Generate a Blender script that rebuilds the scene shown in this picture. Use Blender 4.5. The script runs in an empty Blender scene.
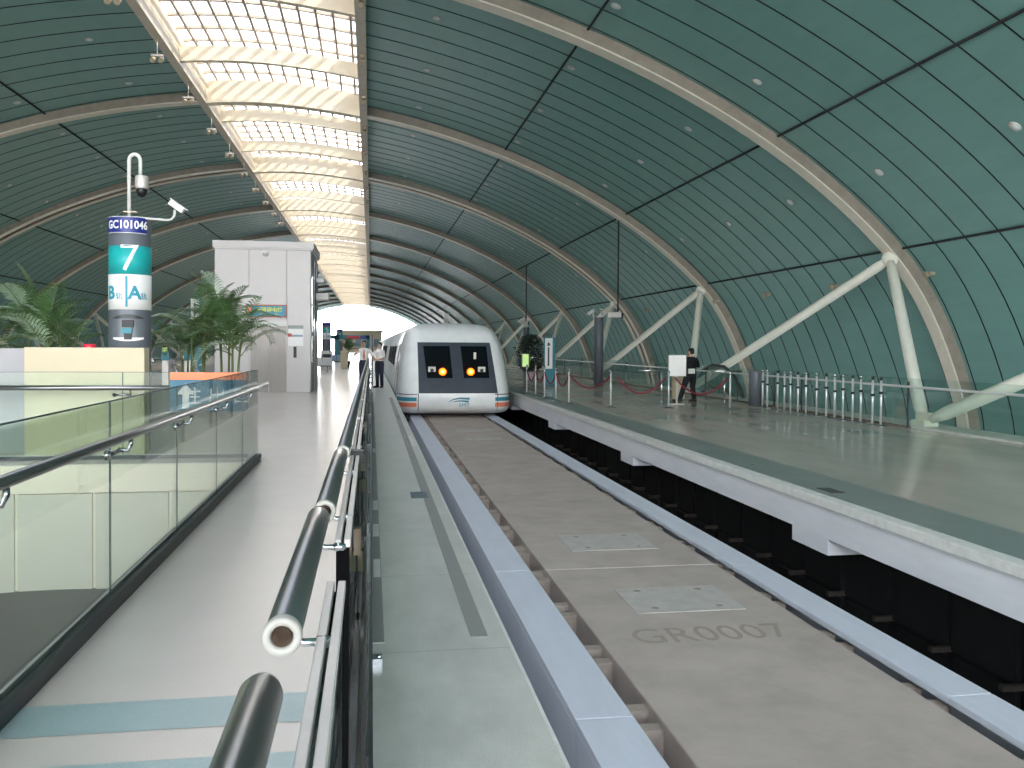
import bpy, bmesh, math, random
from math import sin, cos, pi, radians, sqrt, atan2, hypot
from mathutils import Vector, Matrix
random.seed(7)
COL = bpy.context.scene.collection
PI = pi

# ------------------------------------------------------------------ materials
def lin(c):
    if isinstance(c, str):
        c = tuple(int(c[i:i+2], 16)/255 for i in (0, 2, 4))
    return tuple((x/12.92 if x <= .04045 else ((x+.055)/1.055)**2.4) for x in c[:3])

def mat(name, col, rough=.5, metal=0., noise=0., nscale=8., bump=0., bscale=60., spec=.5, stretch=(1, 1, 1), detail=4.):
    m = bpy.data.materials.new(name); m.use_nodes = True
    nt = m.node_tree; b = nt.nodes['Principled BSDF']
    c = lin(col)
    b.inputs['Base Color'].default_value = (*c, 1)
    b.inputs['Roughness'].default_value = rough
    b.inputs['Metallic'].default_value = metal
    b.inputs['Specular IOR Level'].default_value = spec
    if noise or bump:
        tc = nt.nodes.new('ShaderNodeTexCoord'); mp = nt.nodes.new('ShaderNodeMapping')
        mp.inputs['Scale'].default_value = stretch
        nt.links.new(tc.outputs['Object'], mp.inputs['Vector'])
    if noise:
        n = nt.nodes.new('ShaderNodeTexNoise'); n.inputs['Scale'].default_value = nscale; n.inputs['Detail'].default_value = detail
        n.inputs['Roughness'].default_value = .62
        nt.links.new(mp.outputs[0], n.inputs['Vector'])
        r = nt.nodes.new('ShaderNodeMapRange'); r.inputs['From Min'].default_value = .3; r.inputs['From Max'].default_value = .7
        r.inputs['To Min'].default_value = 1-noise; r.inputs['To Max'].default_value = 1+noise
        nt.links.new(n.outputs['Fac'], r.inputs['Value'])
        v = nt.nodes.new('ShaderNodeVectorMath'); v.operation = 'SCALE'; v.inputs[0].default_value = c
        nt.links.new(r.outputs[0], v.inputs['Scale']); nt.links.new(v.outputs[0], b.inputs['Base Color'])
    if bump:
        n2 = nt.nodes.new('ShaderNodeTexNoise'); n2.inputs['Scale'].default_value = bscale; n2.inputs['Detail'].default_value = 3
        nt.links.new(mp.outputs[0], n2.inputs['Vector'])
        bp = nt.nodes.new('ShaderNodeBump'); bp.inputs['Strength'].default_value = bump; bp.inputs['Distance'].default_value = .01
        nt.links.new(n2.outputs['Fac'], bp.inputs['Height']); nt.links.new(bp.outputs[0], b.inputs['Normal'])
    return m

def stone(name, col, rough, speck=.18, sscale=260., blotch=.07, bscale=1.4, streak=(1, 1, 1), rvar=.1, tile=None):
    """speckled polished stone or terrazzo: fine grains, broad blotches, uneven polish, thin joints"""
    m = bpy.data.materials.new(name); m.use_nodes = True
    nt = m.node_tree; b = nt.nodes['Principled BSDF']; L = nt.links; c = lin(col)
    tc = nt.nodes.new('ShaderNodeTexCoord')
    mp = nt.nodes.new('ShaderNodeMapping'); mp.inputs['Scale'].default_value = streak; L.new(tc.outputs['Object'], mp.inputs['Vector'])
    n1 = nt.nodes.new('ShaderNodeTexNoise'); n1.inputs['Scale'].default_value = sscale; n1.inputs['Detail'].default_value = 2; L.new(tc.outputs['Object'], n1.inputs['Vector'])
    n2 = nt.nodes.new('ShaderNodeTexNoise'); n2.inputs['Scale'].default_value = bscale; n2.inputs['Detail'].default_value = 7; n2.inputs['Roughness'].default_value = .65; L.new(mp.outputs[0], n2.inputs['Vector'])
    def rng(src, a, z, lo, hi):
        r = nt.nodes.new('ShaderNodeMapRange'); r.inputs['From Min'].default_value = a; r.inputs['From Max'].default_value = z
        r.inputs['To Min'].default_value = lo; r.inputs['To Max'].default_value = hi; L.new(src, r.inputs['Value']); return r.outputs[0]
    a = rng(n1.outputs['Fac'], .35, .65, 1-speck, 1+speck); d = rng(n2.outputs['Fac'], .3, .7, 1-blotch, 1+blotch)
    mu = nt.nodes.new('ShaderNodeMath'); mu.operation = 'MULTIPLY'; L.new(a, mu.inputs[0]); L.new(d, mu.inputs[1]); f = mu.outputs[0]
    if tile:
        br = nt.nodes.new('ShaderNodeTexBrick'); br.offset = 0
        br.inputs['Scale'].default_value = 1; br.inputs['Brick Width'].default_value = tile[0]; br.inputs['Row Height'].default_value = tile[1]
        br.inputs['Mortar Size'].default_value = tile[2]; br.inputs['Mortar Smooth'].default_value = .3
        br.inputs['Color1'].default_value = br.inputs['Color2'].default_value = (1, 1, 1, 1); br.inputs['Mortar'].default_value = (tile[3],)*3+(1,)
        L.new(tc.outputs['Object'], br.inputs['Vector'])
        m2 = nt.nodes.new('ShaderNodeMath'); m2.operation = 'MULTIPLY'; L.new(f, m2.inputs[0]); L.new(br.outputs['Color'], m2.inputs[1]); f = m2.outputs[0]
    v = nt.nodes.new('ShaderNodeVectorMath'); v.operation = 'SCALE'; v.inputs[0].default_value = c
    L.new(f, v.inputs['Scale']); L.new(v.outputs[0], b.inputs['Base Color'])
    L.new(rng(n2.outputs['Fac'], .3, .7, rough-rvar, rough+rvar), b.inputs['Roughness'])
    return m

def glass(name, tint, gloss=.9, rough=.0, ior=1.5):
    m = bpy.data.materials.new(name); m.use_nodes = True
    nt = m.node_tree; nt.nodes.clear(); L = nt.links
    o = nt.nodes.new('ShaderNodeOutputMaterial'); t = nt.nodes.new('ShaderNodeBsdfTransparent'); g = nt.nodes.new('ShaderNodeBsdfGlossy')
    t.inputs['Color'].default_value = (*tint, 1); g.inputs['Roughness'].default_value = rough; g.inputs['Color'].default_value = (gloss, gloss, gloss, 1)
    lw = nt.nodes.new('ShaderNodeLayerWeight'); lw.inputs['Blend'].default_value = .5
    pw = nt.nodes.new('ShaderNodeMath'); pw.operation = 'POWER'; L.new(lw.outputs['Facing'], pw.inputs[0]); pw.inputs[1].default_value = 5
    f = nt.nodes.new('ShaderNodeMath'); f.operation = 'MULTIPLY_ADD'; L.new(pw.outputs[0], f.inputs[0]); f.inputs[1].default_value = .92; f.inputs[2].default_value = .045
    mx = nt.nodes.new('ShaderNodeMixShader'); L.new(f.outputs[0], mx.inputs[0]); L.new(t.outputs[0], mx.inputs[1]); L.new(g.outputs[0], mx.inputs[2])
    L.new(mx.outputs[0], o.inputs['Surface']); return m

def emis(name, col, s):
    m = bpy.data.materials.new(name); m.use_nodes = True
    b = m.node_tree.nodes['Principled BSDF']; c = lin(col)
    b.inputs['Base Color'].default_value = (*c, 1); b.inputs['Emission Color'].default_value = (*c, 1); b.inputs['Emission Strength'].default_value = s
    return m

M = {}
M['skin'] = mat('teal_roof_panel', '74a09b', .40, 0, .06, 3, .15, 40, stretch=(1, .25, 1))
M['groove'] = mat('dark_roof_joint', '0c1516', .8)
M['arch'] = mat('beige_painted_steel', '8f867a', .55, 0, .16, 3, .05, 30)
M['flange'] = mat('pale_arch_flange', 'e2dacb', .45, 0, .06, 5)
M['cream'] = mat('cream_baffle', 'f0e2c8', .6, 0, .03, 3)
M['tau'] = mat('taupe_beam', 'd0c5b4', .5, 0, .08, 4)
M['strut'] = mat('ivory_tube', 'f0ede0', .35, 0, .04, 6)
M['bar'] = mat('glazing_bar', 'b9ab9a', .5)
M['skyglass'] = glass('fritted_sky_glass', (.56, .55, .53), .4)
M['walk'] = stone('beige_terrazzo', 'ddd0c6', .22, .10, 240, .03, 1.6, rvar=.0)
M['blueband'] = stone('blue_grey_terrazzo', 'a6b8b7', .30, .12, 240, .03, 1.6, rvar=.0)
M['green'] = stone('grey_green_granite', 'c3c2b9', .38, .13, 180, .18, 1.9, (1.6, .7, 1), .1, (30., 1.53, .006, .72))
M['greendark'] = stone('dark_paving_strip', '8b8b86', .5, .2, 200, .1, 2)
M['platr'] = stone('polished_grey_stone', 'b1a89c', .18, .10, 180, .09, .6, (1.6, .5, 1), .05, (3.2, 3.2, .006, .85))
M['platband'] = stone('green_stone_band', '7e8782', .34, .12, 180, .09, 1., (1, 1, 1), .08, (30, 1.6, .006, .75))
M['nosing'] = mat('pale_stone_nosing', 'd9d7d1', .5, 0, .1, 9, .1, 80)
M['fascia'] = mat('pale_painted_concrete', 'dedde1', .6, 0, .05, 2.5, .05, 40, stretch=(1, .5, 3))
M['deck'] = mat('tan_concrete_deck', 'b3a69c', .85, 0, .12, 2.2, .25, 90)
M['decktext'] = mat('weathered_stencil_grey', '9f9284', .9, 0, .1, 30)
M['plate'] = mat('pale_access_plate', 'b9b3ac', .75, 0, .10, 7, .1, 80)
M['guide'] = mat('blue_grey_painted_steel', 'd2d5df', .5, 0, .045, 3, .03, 30, stretch=(3, .4, 1))
M['rib'] = mat('brown_grey_stub', 'a3968a', .8, 0, .15, 12)
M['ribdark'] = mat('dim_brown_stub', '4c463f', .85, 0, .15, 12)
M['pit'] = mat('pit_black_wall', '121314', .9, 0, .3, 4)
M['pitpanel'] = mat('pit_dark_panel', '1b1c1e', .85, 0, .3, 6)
M['ground'] = mat('ground_grey', '6d6f6c', .9, 0, .1, .1)
M['glassedge'] = mat('dark_glass_edge', '34443f', .3)
M['steel'] = mat('brushed_steel', '9c9d9f', .22, 1., .05, 40, 0, stretch=(1, .05, 1))
M['tube'] = mat('satin_steel_tube', '8f8f8e', .28, .95)
M['chrome'] = mat('polished_steel', 'd4d6d8', .14, 1.)
M['dark'] = mat('dark_grey_metal', '3f4244', .45, .3, .1, 10)
M['matteblack'] = mat('matte_black', '060607', .95, spec=.1)
M['silver'] = mat('silver_paint', 'd2d3d2', .3, .45)
M['black'] = mat('black_plastic', '101113', .45)
M['alu'] = mat('pale_aluminium', 'cfc9c4', .4, .35, .04, 20)
M['whiteplastic'] = mat('white_plastic_ring', 'a5a299', .55)
M['brownplastic'] = mat('brown_plug', '6c5a4a', .6)
M['bal'] = glass('green_glass', (.91, .955, .925), .9)
M['gate'] = glass('dark_green_glass', (.60, .70, .66), .9)
M['clearbal'] = glass('platform_glass', (.90, .95, .93), .9)
M['creamwall'] = mat('cream_block_panel', 'cfc2a4', .6, 0, .03, 2)
M['stairwall'] = mat('cream_stair_wall', 'efe6d0', .5, 0, .03, 1.5)
M['stairpanel'] = mat('grey_cream_panel', 'd3d0c0', .4, 0, .03, 1.5)
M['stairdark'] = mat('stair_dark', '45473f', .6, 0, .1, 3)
M['colgrey'] = mat('column_grey', '6b7077', .4, .2)
M['navy'] = mat('navy_label', '1c2a7c', .4)
M['teal'] = mat('teal_sign', '1fa7a6', .4)
M['tealtxt'] = mat('teal_letter', '2b93a8', .5)
M['white'] = mat('white_sign', 'eeece8', .45)
M['offwhite'] = mat('offwhite_plastic', 'd5d3cd', .4)
M['orange'] = mat('orange_band', 'f0875a', .5)
M['bluesign'] = mat('blue_teal_sign', '316a82', .4)
M['slate'] = mat('slate_plate', '5d6f76', .4, .3)
M['lift'] = mat('light_grey_cladding', 'cbc6c3', .42, .05, .02, 2)
M['liftdoor'] = mat('steel_door', '7f7a75', .3, .4, .05, 12, 0, stretch=(1, 1, .1))
M['liftsign'] = mat('sign_blue', '2689a0', .4)
M['signred'] = mat('sign_red_rim', 'b5603f', .5)
M['yellow'] = mat('sign_yellow', 'd9df3a', .5)
M['red'] = mat('red_plastic', 'd02038', .35)
M['rope'] = mat('dark_red_rope', '74182a', .8, 0, .1, 60)
M['traingrey'] = mat('train_mask_grey', '464c56', .35, .1, .12, 6, 0, stretch=(1, 1, 1))
M['train'] = mat('train_white_paint', 'edeeec', .28, 0, .05, 3)
M['trainwin'] = mat('train_dark_glass', '12171b', .15, spec=.2)
M['sidewin'] = mat('train_side_glass', '22282d', .65, spec=.1)
M['trainseam'] = mat('train_seam', '33383c', .5)
M['stripeteal'] = mat('stripe_teal', '2f8b9c', .35)
M['stripeorange'] = mat('stripe_orange', 'ea8a68', .35)
M['amber'] = emis('amber_lamp', 'ff6a08', 2.2)
M['ambercore'] = emis('yellow_lamp', 'ffc060', 3)
M['lampgrey'] = mat('lamp_pale', 'cdd0c4', .3)
M['noticegreen'] = emis('notice_screen', 'b9dc86', .22)
M['leaf'] = mat('palm_leaf', '4a6a3a', .42, 0, .35, 4)
M['leafpale'] = mat('pale_palm_leaf', '93a88a', .4, 0, .25, 4)
M['leafdark'] = mat('dark_leaf', '1d3020', .5, 0, .35, 5)
M['stemmat'] = mat('palm_stem', '6f7a48', .6)
M['soil'] = mat('dark_soil', '2b241d', .95)
M['pot'] = mat('grey_pot', 'a9a6a8', .5)
M['skinp'] = mat('person_skin', 'c79c83', .55)
M['hair'] = mat('black_hair', '17130f', .6)
M['shirt'] = mat('white_shirt', 'eee9e4', .75)
M['trou'] = mat('dark_trousers', '2a2c3c', .8)
M['blackcloth'] = mat('black_cloth', '15161b', .85)
M['tie'] = mat('orange_tie', 'c8744c', .7)
M['mask'] = mat('face_mask', 'd9e4ea', .8)
M['disc'] = mat('pale_light_disc', 'c9d2cf', .4)
M['brass'] = mat('warm_lamp_metal', 'b5a78f', .4, .3)
M['tealpost'] = mat('teal_post', '247d8b', .4)
M['building'] = mat('far_beige_wall', 'd8c6ae', .8)
M['seatblue'] = mat('seat_blue_grey', '8e9fb0', .5)
M['eyewhite'] = mat('eye_dark', '1a1210', .3)
M['lip'] = mat('lip', '9a5c50', .5)
M['bollard'] = mat('bollard_grey', '5c6269', .5, .1, .05, 8)
M['rubble'] = mat('brown_sealant', '6b6154', .9, 0, .3, 20)

# ------------------------------------------------------------------ mesh helpers
class MB:
    def __init__(s): s.v = []; s.f = []; s.m = []; s.sm = []
    def add(s, vs, fs, mi=0, smooth=False):
        n = len(s.v); s.v += [tuple(v) for v in vs]
        for f in fs: s.f.append(tuple(i+n for i in f)); s.m.append(mi); s.sm.append(smooth)
    def box(s, x0, x1, y0, y1, z0, z1, mi=0):
        v = [(x0, y0, z0), (x1, y0, z0), (x1, y1, z0), (x0, y1, z0), (x0, y0, z1), (x1, y0, z1), (x1, y1, z1), (x0, y1, z1)]
        s.add(v, [(0, 3, 2, 1), (4, 5, 6, 7), (0, 1, 5, 4), (1, 2, 6, 5), (2, 3, 7, 6), (3, 0, 4, 7)], mi)
    def tube(s, pts, r, n=12, mi=0, caps=True, ry=None, up=None, closed=False):
        pts = [Vector(p) for p in pts]; rs = r if isinstance(r, (list, tuple)) else [r]*len(pts)
        rys = ry if isinstance(ry, (list, tuple)) else (rs if ry is None else [ry]*len(pts))
        vs = []; prev = Vector(up) if up else None
        for i, p in enumerate(pts):
            a = pts[max(0, i-1)]; b = pts[min(len(pts)-1, i+1)]; t = (b-a)
            if t.length < 1e-9: t = Vector((0, 0, 1))
            t.normalize()
            if prev is None:
                prev = Vector((1, 0, 0)) if abs(t.x) < .8 else Vector((0, 1, 0))
            u = (prev-t*prev.dot(t))
            if u.length < 1e-6: u = t.orthogonal()
            u.normalize(); w = t.cross(u); prev = u
            for k in range(n):
                q = 2*PI*k/n; vs.append(p+u*cos(q)*rs[i]+w*sin(q)*rys[i])
        fs = []
        for i in range(len(pts)-1):
            for k in range(n):
                a = i*n+k; b = i*n+(k+1) % n; fs.append((a, b, b+n, a+n))
        s.add(vs, fs, mi, True)
        if caps:
            b0 = len(s.v)-len(vs)
            s.f.append(tuple(b0+k for k in range(n))[::-1]); s.m.append(mi); s.sm.append(False)
            s.f.append(tuple(b0+(len(pts)-1)*n+k for k in range(n))); s.m.append(mi); s.sm.append(False)
    def lathe(s, prof, c=(0, 0, 0), n=24, mi=0, axis='z'):
        vs = []
        for r, h in prof:
            for k in range(n):
                a = 2*PI*k/n
                if axis == 'z': vs.append((c[0]+r*cos(a), c[1]+r*sin(a), c[2]+h))
                elif axis == 'y': vs.append((c[0]+r*cos(a), c[1]+h, c[2]-r*sin(a)))
                else: vs.append((c[0]+h, c[1]+r*cos(a), c[2]+r*sin(a)))
        fs = [(i*n+k, i*n+(k+1) % n, (i+1)*n+(k+1) % n, (i+1)*n+k) for i in range(len(prof)-1) for k in range(n)]
        s.add(vs, fs, mi, True)
    def ell(s, c, r, n=14, mi=0, rot=None):
        vs = []; k = n//2
        for i in range(k+1):
            th = PI*i/k
            for j in range(n):
                ph = 2*PI*j/n; v = Vector((r[0]*sin(th)*cos(ph), r[1]*sin(th)*sin(ph), -r[2]*cos(th)))
                if rot is not None: v = rot @ v
                vs.append(v+Vector(c))
        fs = [(i*n+j, i*n+(j+1) % n, (i+1)*n+(j+1) % n, (i+1)*n+j) for i in range(k) for j in range(n)]
        s.add(vs, fs, mi, True)
    def build(s, name, mats, parent=None, bevel=0, weld=True):
        me = bpy.data.meshes.new(name); me.from_pydata(s.v, [], s.f)
        for m in (mats if isinstance(mats, (list, tuple)) else [mats]): me.materials.append(M[m] if isinstance(m, str) else m)
        for p, mi, sm in zip(me.polygons, s.m, s.sm): p.material_index = mi; p.use_smooth = sm
        me.update()
        o = bpy.data.objects.new(name, me); COL.objects.link(o)
        if parent is not None: o.parent = parent
        if bevel:
            b = o.modifiers.new('bevel', 'BEVEL'); b.width = bevel; b.segments = 2; b.limit_method = 'ANGLE'
        return o

def box(name, m, dims, parent=None, bevel=0):
    b = MB(); b.box(*dims); return b.build(name, m, parent, bevel)
def tag(o, label=None, cat=None, group=None, kind=None):
    if label: o['label'] = label
    if cat: o['category'] = cat
    if group: o['group'] = group
    if kind: o['kind'] = kind
    return o
def thing(name, loc, label, cat, group=None, rz=0):
    o = bpy.data.objects.new(name, None); COL.objects.link(o); o.location = loc; o.rotation_euler = (0, 0, rz)
    o.empty_display_size = .1
    return tag(o, label, cat, group)
def struct(o): o['kind'] = 'structure'; return o
def copy_tree(o, parent=None):
    c = o.copy(); COL.objects.link(c)
    if parent is not None: c.parent = parent
    for ch in [x for x in bpy.data.objects if x.parent == o]: copy_tree(ch, c)
    return c
KIDS = {}
def text_obj(name, body, size, m, parent, loc, rot=(PI/2, 0, 0), sx=1., ext=.002, align='CENTER', wrap=None, off=0., bend=None):
    cu = bpy.data.curves.new(name, 'FONT'); cu.body = body; cu.size = size; cu.extrude = ext; cu.align_x = align; cu.align_y = 'CENTER'; cu.offset = off
    cu.resolution_u = 3
    t = bpy.data.objects.new('tmp_text', cu); COL.objects.link(t)
    bpy.context.view_layer.update()
    me = bpy.data.meshes.new_from_object(t.evaluated_get(bpy.context.evaluated_depsgraph_get()))
    bpy.data.objects.remove(t)
    me.materials.clear(); me.materials.append(M[m]); me.name = name
    for v in me.vertices: v.co.x *= sx
    o = bpy.data.objects.new(name, me); COL.objects.link(o); o.parent = parent
    if wrap:      # bend onto a cylinder of radius wrap[0] about the parent's z axis, centred at angle wrap[1] (0 faces -y)
        R_, a0, x0, z0 = wrap
        bm = bmesh.new(); bm.from_mesh(me)
        bmesh.ops.triangulate(bm, faces=bm.faces[:])
        for _ in range(2): bmesh.ops.subdivide_edges(bm, edges=[e for e in bm.edges if e.calc_length() > .04], cuts=1)
        for v in bm.verts:
            a = a0+(v.co.x+x0)/R_; rr = R_+v.co.z+ext
            v.co = Vector((sin(a)*rr, -cos(a)*rr, z0+v.co.y))
        bm.to_mesh(me); bm.free()
    else:
        o.location = loc; o.rotation_euler = rot
    return o

# ------------------------------------------------------------------ camera
yaw, pitch, roll = radians(9.1), radians(-1.0), -.006
fw = Vector((sin(yaw)*cos(pitch), cos(yaw)*cos(pitch), sin(pitch)))
rt = Vector((cos(yaw), -sin(yaw), 0)); up = rt.cross(fw)
r2 = rt*cos(roll)-up*sin(roll); u2 = rt*sin(roll)+up*cos(roll)
cd = bpy.data.cameras.new('camera'); cam = bpy.data.objects.new('camera', cd); COL.objects.link(cam)
mw = Matrix((r2, u2, -fw)).transposed().to_4x4(); mw.translation = Vector((0, 0, 1.6)); cam.matrix_world = mw
cd.sensor_width = 36; cd.sensor_fit = 'HORIZONTAL'; cd.lens = 880/1024*36; cd.shift_y = -(384-361.2)/1024; cd.clip_start = .05; cd.clip_end = 2000
bpy.context.scene.camera = cam

# ------------------------------------------------------------------ roof geometry
CX = -4.15
PC = [10.59602, 0.89418, 8.25394, -12.45538, 9.86571, -2.90141]
def RR(ph):
    ph = abs(ph); q = min(1, max(0, (ph-1.34)/.2)); return sum(c*ph**k for c, k in zip(PC, (0, 2, 3, 4, 5, 6)))-.34*q*q*(3-2*q)
def prof(ph, off=0.):
    r = RR(ph)+off; return CX+r*sin(ph), r*cos(ph)
def phi_at(X, off=0.):
    s = 1 if X > CX else -1; lo, hi = 0, 1.5
    for _ in range(50):
        m = (lo+hi)/2
        if abs(prof(m*s, off)[0]-CX) < abs(X-CX): lo = m
        else: hi = m
    return s*lo
S = 13.22; Y1 = 21.2
ARCHES = [Y1+S*k for k in range(-2, 14)]          # far edge of each arch
YA, YB = -12., 214.
PHR = phi_at(-.35); PHL = phi_at(-6.05); PHB = 1.72
OFF = .42
def arc(p0, p1, n, off): return [prof(p0+(p1-p0)*i/n, off) for i in range(n+1)]

def sheet(mb, pts, y0, y1, mi=0, flip=False, smooth=True):
    vs = [(x, y0, z) for x, z in pts]+[(x, y1, z) for x, z in pts]; n = len(pts)
    mb.add(vs, [((i, i+1, i+1+n, i+n) if flip else (i, i+n, i+1+n, i+1)) for i in range(n-1)], mi, smooth)
def curved_bar(mb, p0, p1, n, o0, o1, y0, y1, mi=0, mi_bottom=None):
    a = arc(p0, p1, n, o0); b = arc(p0, p1, n, o1); k = n+1
    vs = [(x, y0, z) for x, z in a]+[(x, y1, z) for x, z in a]+[(x, y0, z) for x, z in b]+[(x, y1, z) for x, z in b]
    for i in range(n):
        mb.add([vs[i], vs[i+1], vs[i+1+k], vs[i+k]], [(0, 1, 2, 3)], mi if mi_bottom is None else mi_bottom)
        mb.add([vs[i], vs[i+2*k], vs[i+1+2*k], vs[i+1]], [(0, 1, 2, 3)], mi)
        mb.add([vs[i+k], vs[i+1+k], vs[i+1+3*k], vs[i+3*k]], [(0, 1, 2, 3)], mi)
        mb.add([vs[i+2*k], vs[i+3*k], vs[i+1+3*k], vs[i+1+2*k]], [(0, 1, 2, 3)], mi)
    mb.add([vs[0], vs[k], vs[3*k], vs[2*k]], [(0, 1, 2, 3)], mi)
    mb.add([vs[n], vs[2*k+n], vs[3*k+n], vs[k+n]], [(0, 1, 2, 3)], mi)

mb = MB()
for p0, p1 in ((PHR, PHB), (PHL, -PHB)):
    sheet(mb, arc(p0, p1, 60, OFF), YA, YB, 0, p1 < 0)
    sheet(mb, arc(p0, p1, 60, OFF+.25), YA, YB, 0, p1 > 0)
    y = Y1-S*2-S+.5
    while y < YB:
        curved_bar(mb, p0, p1, 60, OFF-.012, OFF+.02, y, y+.03, 1); y += S/12
for X in (5.15, 10.05, 13.5, -11.6, -17.1, -20.5):
    ph = phi_at(X, OFF); x, z = prof(ph, OFF-.035); mb.tube([(x, YA, z), (x, YB, z)], .032, 6, 1)
ceiling = struct(mb.build('ceiling', ['skin', 'groove']))

# skylight: two edge beams, side cheeks, cross baffles, glazing grid and glass
sky = MB()
GZ = .95
for (X0, X1, ph) in ((-6.3, -6.02, PHL), (-.45, -.17, PHR)):
    z = prof(ph, 0)[1]
    sky.box(X0, X1, YA, YB, z-.02, z+.42, 0)
    inner = X1 if X0 < -3 else X0
    sky.box(inner-(.12 if X0 < -3 else -.0), inner+(.0 if X0 < -3 else .12), YA, YB, z+.40, z+GZ+.25, 1)
window = struct(sky.build('window_1', ['tau', 'cream']))
PI0, PI1 = phi_at(-6.03), phi_at(-.42)
for ya in ARCHES:
    for fr, dep, wid in ((0, .78, .44), (.22, .45, .2), (.64, .45, .2)):
        b = MB(); y = ya+fr*S
        if y > YB: continue
        curved_bar(b, PI0, PI1, 16, .0 if fr == 0 else .1, dep if fr == 0 else dep+.12, y-wid, y, 0)
        b.build('cross_beam', 'cream', window)
g = MB()
for i in range(13):
    X = -6.0+i*(5.55/12); ph = phi_at(X); x, z = prof(ph, GZ); g.box(x-.036, x+.036, YA, YB, z-.12, z+.02)
y = YA
while y < YB:
    curved_bar(g, PI0, PI1, 12, GZ-.07, GZ+.02, y, y+.09, 0); y += 1.133
g.build('glazing_bar', 'bar', window)
g = MB(); sheet(g, arc(PI0, PI1, 12, GZ+.03), YA, YB, 0, False, False); g.build('glass_pane', 'skyglass', window)

ORD = ['second', 'third', 'fourth', 'fifth', 'sixth', 'seventh', 'eighth', 'ninth', 'tenth', 'eleventh', 'twelfth', 'thirteenth', 'fourteenth']
for i, ya in enumerate(ARCHES):
    if i < 2: lab = 'beige steel roof arch out of view overhead, %s behind the widest one in view' % ('two bays' if i == 0 else 'one bay')
    elif i == 2: lab = 'largest beige steel roof arch, its far foot beside the glass fence'
    elif i == 4: lab = 'twin beige roof arch with a dark slot along it, third into the hall'
    else: lab = '%s beige curved roof arch counted from the largest one into the hall' % ORD[i-3]
    t = thing('roof_arch', (CX, ya, 0), lab, 'arch', 'steel arches along the hall roof')
    def loc(mb): mb.v = [(x-CX, y-ya, z) for x, y, z in mb.v]; return mb
    b = MB()
    for sgn in (1, -1):
        p0 = PHR if sgn > 0 else PHL; p1 = PHB*sgn
        if i == 4:
            for q in (ya-.82, ya):
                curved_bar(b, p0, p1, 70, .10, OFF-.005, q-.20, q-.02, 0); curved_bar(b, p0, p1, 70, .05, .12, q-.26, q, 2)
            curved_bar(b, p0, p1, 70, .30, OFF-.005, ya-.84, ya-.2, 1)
        else:
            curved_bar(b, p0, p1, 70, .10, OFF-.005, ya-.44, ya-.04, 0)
            curved_bar(b, p0, p1, 70, .06, .105, ya-.44, ya, 2)
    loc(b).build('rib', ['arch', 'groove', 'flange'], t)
    for sgn in (1, -1):
        nx, nz = prof(phi_at(13.25), -.0); fx = 10.95
        if sgn < 0: nx = 2*CX-nx; fx = 2*CX-fx
        ym = ya-.22
        b = MB(); b.tube([(nx, ym, nz), (nx+(fx-nx)*.08, ym-4.9*.08, nz*.92), (nx+(fx-nx)*.9, ym-4.9*.9, nz*.1), (fx, ym-4.9, .12)], [.07, .13, .13, .07], 14); loc(b).build('upright_strut', 'strut', t)
        b = MB(); e = Vector((fx, ym+S-4.9-.1, .15)); a = Vector((nx, ym, nz)); b.tube([a, a.lerp(e, .04), a.lerp(e, .95), e], [.07, .13, .13, .07], 14); loc(b).build('diagonal_strut', 'strut', t)
        b = MB(); b.ell((nx, ym, nz), (.2, .24, .2)); loc(b).build('joint_bracket', 'strut', t)
        b = MB(); b.box(fx-.16, fx+.16, ym-5.12, ym-4.7, -.25, .16); b.box(fx-.06, fx+.06, ym-5.1, ym-4.7, .1, .32); loc(b).build('foot_bracket', 'strut', t)

# ceiling discs
proto = None
ROWS = [(1.7, 'row closest to the skylight on the train side'), (5.35, 'second row from the skylight on the train side'), (8.7, 'third row from the skylight on the train side'), (11.75, 'lowest row above the wide platform'),
        (-8.3, 'row beside the skylight above the lift'), (-11.9, 'second row from the skylight on the lift side'), (-15.5, 'third row from the skylight on the lift side')]
dm = MB(); dm.lathe([(.0, -.05), (.08, -.04), (.10, -.02), (.10, .03)], n=16); dl = dm.build('ceiling_light', 'disc')
dr = MB(); dr.lathe([(.10, -.025), (.125, -.02), (.125, .04)], n=16); first = True
dring = dr.build('trim_ring', 'alu', dl)
for X, rl in ROWS:
    ph = phi_at(X, OFF); x, z = prof(ph, OFF-.0); n = ph
    # local surface normal from neighbours
    x2, z2 = prof(ph+.02, OFF); ang = atan2(z2-z, x2-x) if ph > 0 else atan2(z2-z, x2-x)
    for k in range(-2, 20):
        yy = Y1+2.3+k*S/3
        if yy > 112: break
        if X > 0 and yy < (18 if X < 11 else 12) or X < 0 and yy < 20: continue
        if first: o = dl; first = False
        else:
            o = dl.copy(); COL.objects.link(o)
            if yy < 50:
                c = dring.copy(); COL.objects.link(c); c.parent = o
        o.location = (x, yy, z); o.rotation_euler = (0, -ang, 0)
        tag(o, 'small round pale ceiling light in the '+rl, 'ceiling light', 'round ceiling lights, '+rl)

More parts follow.
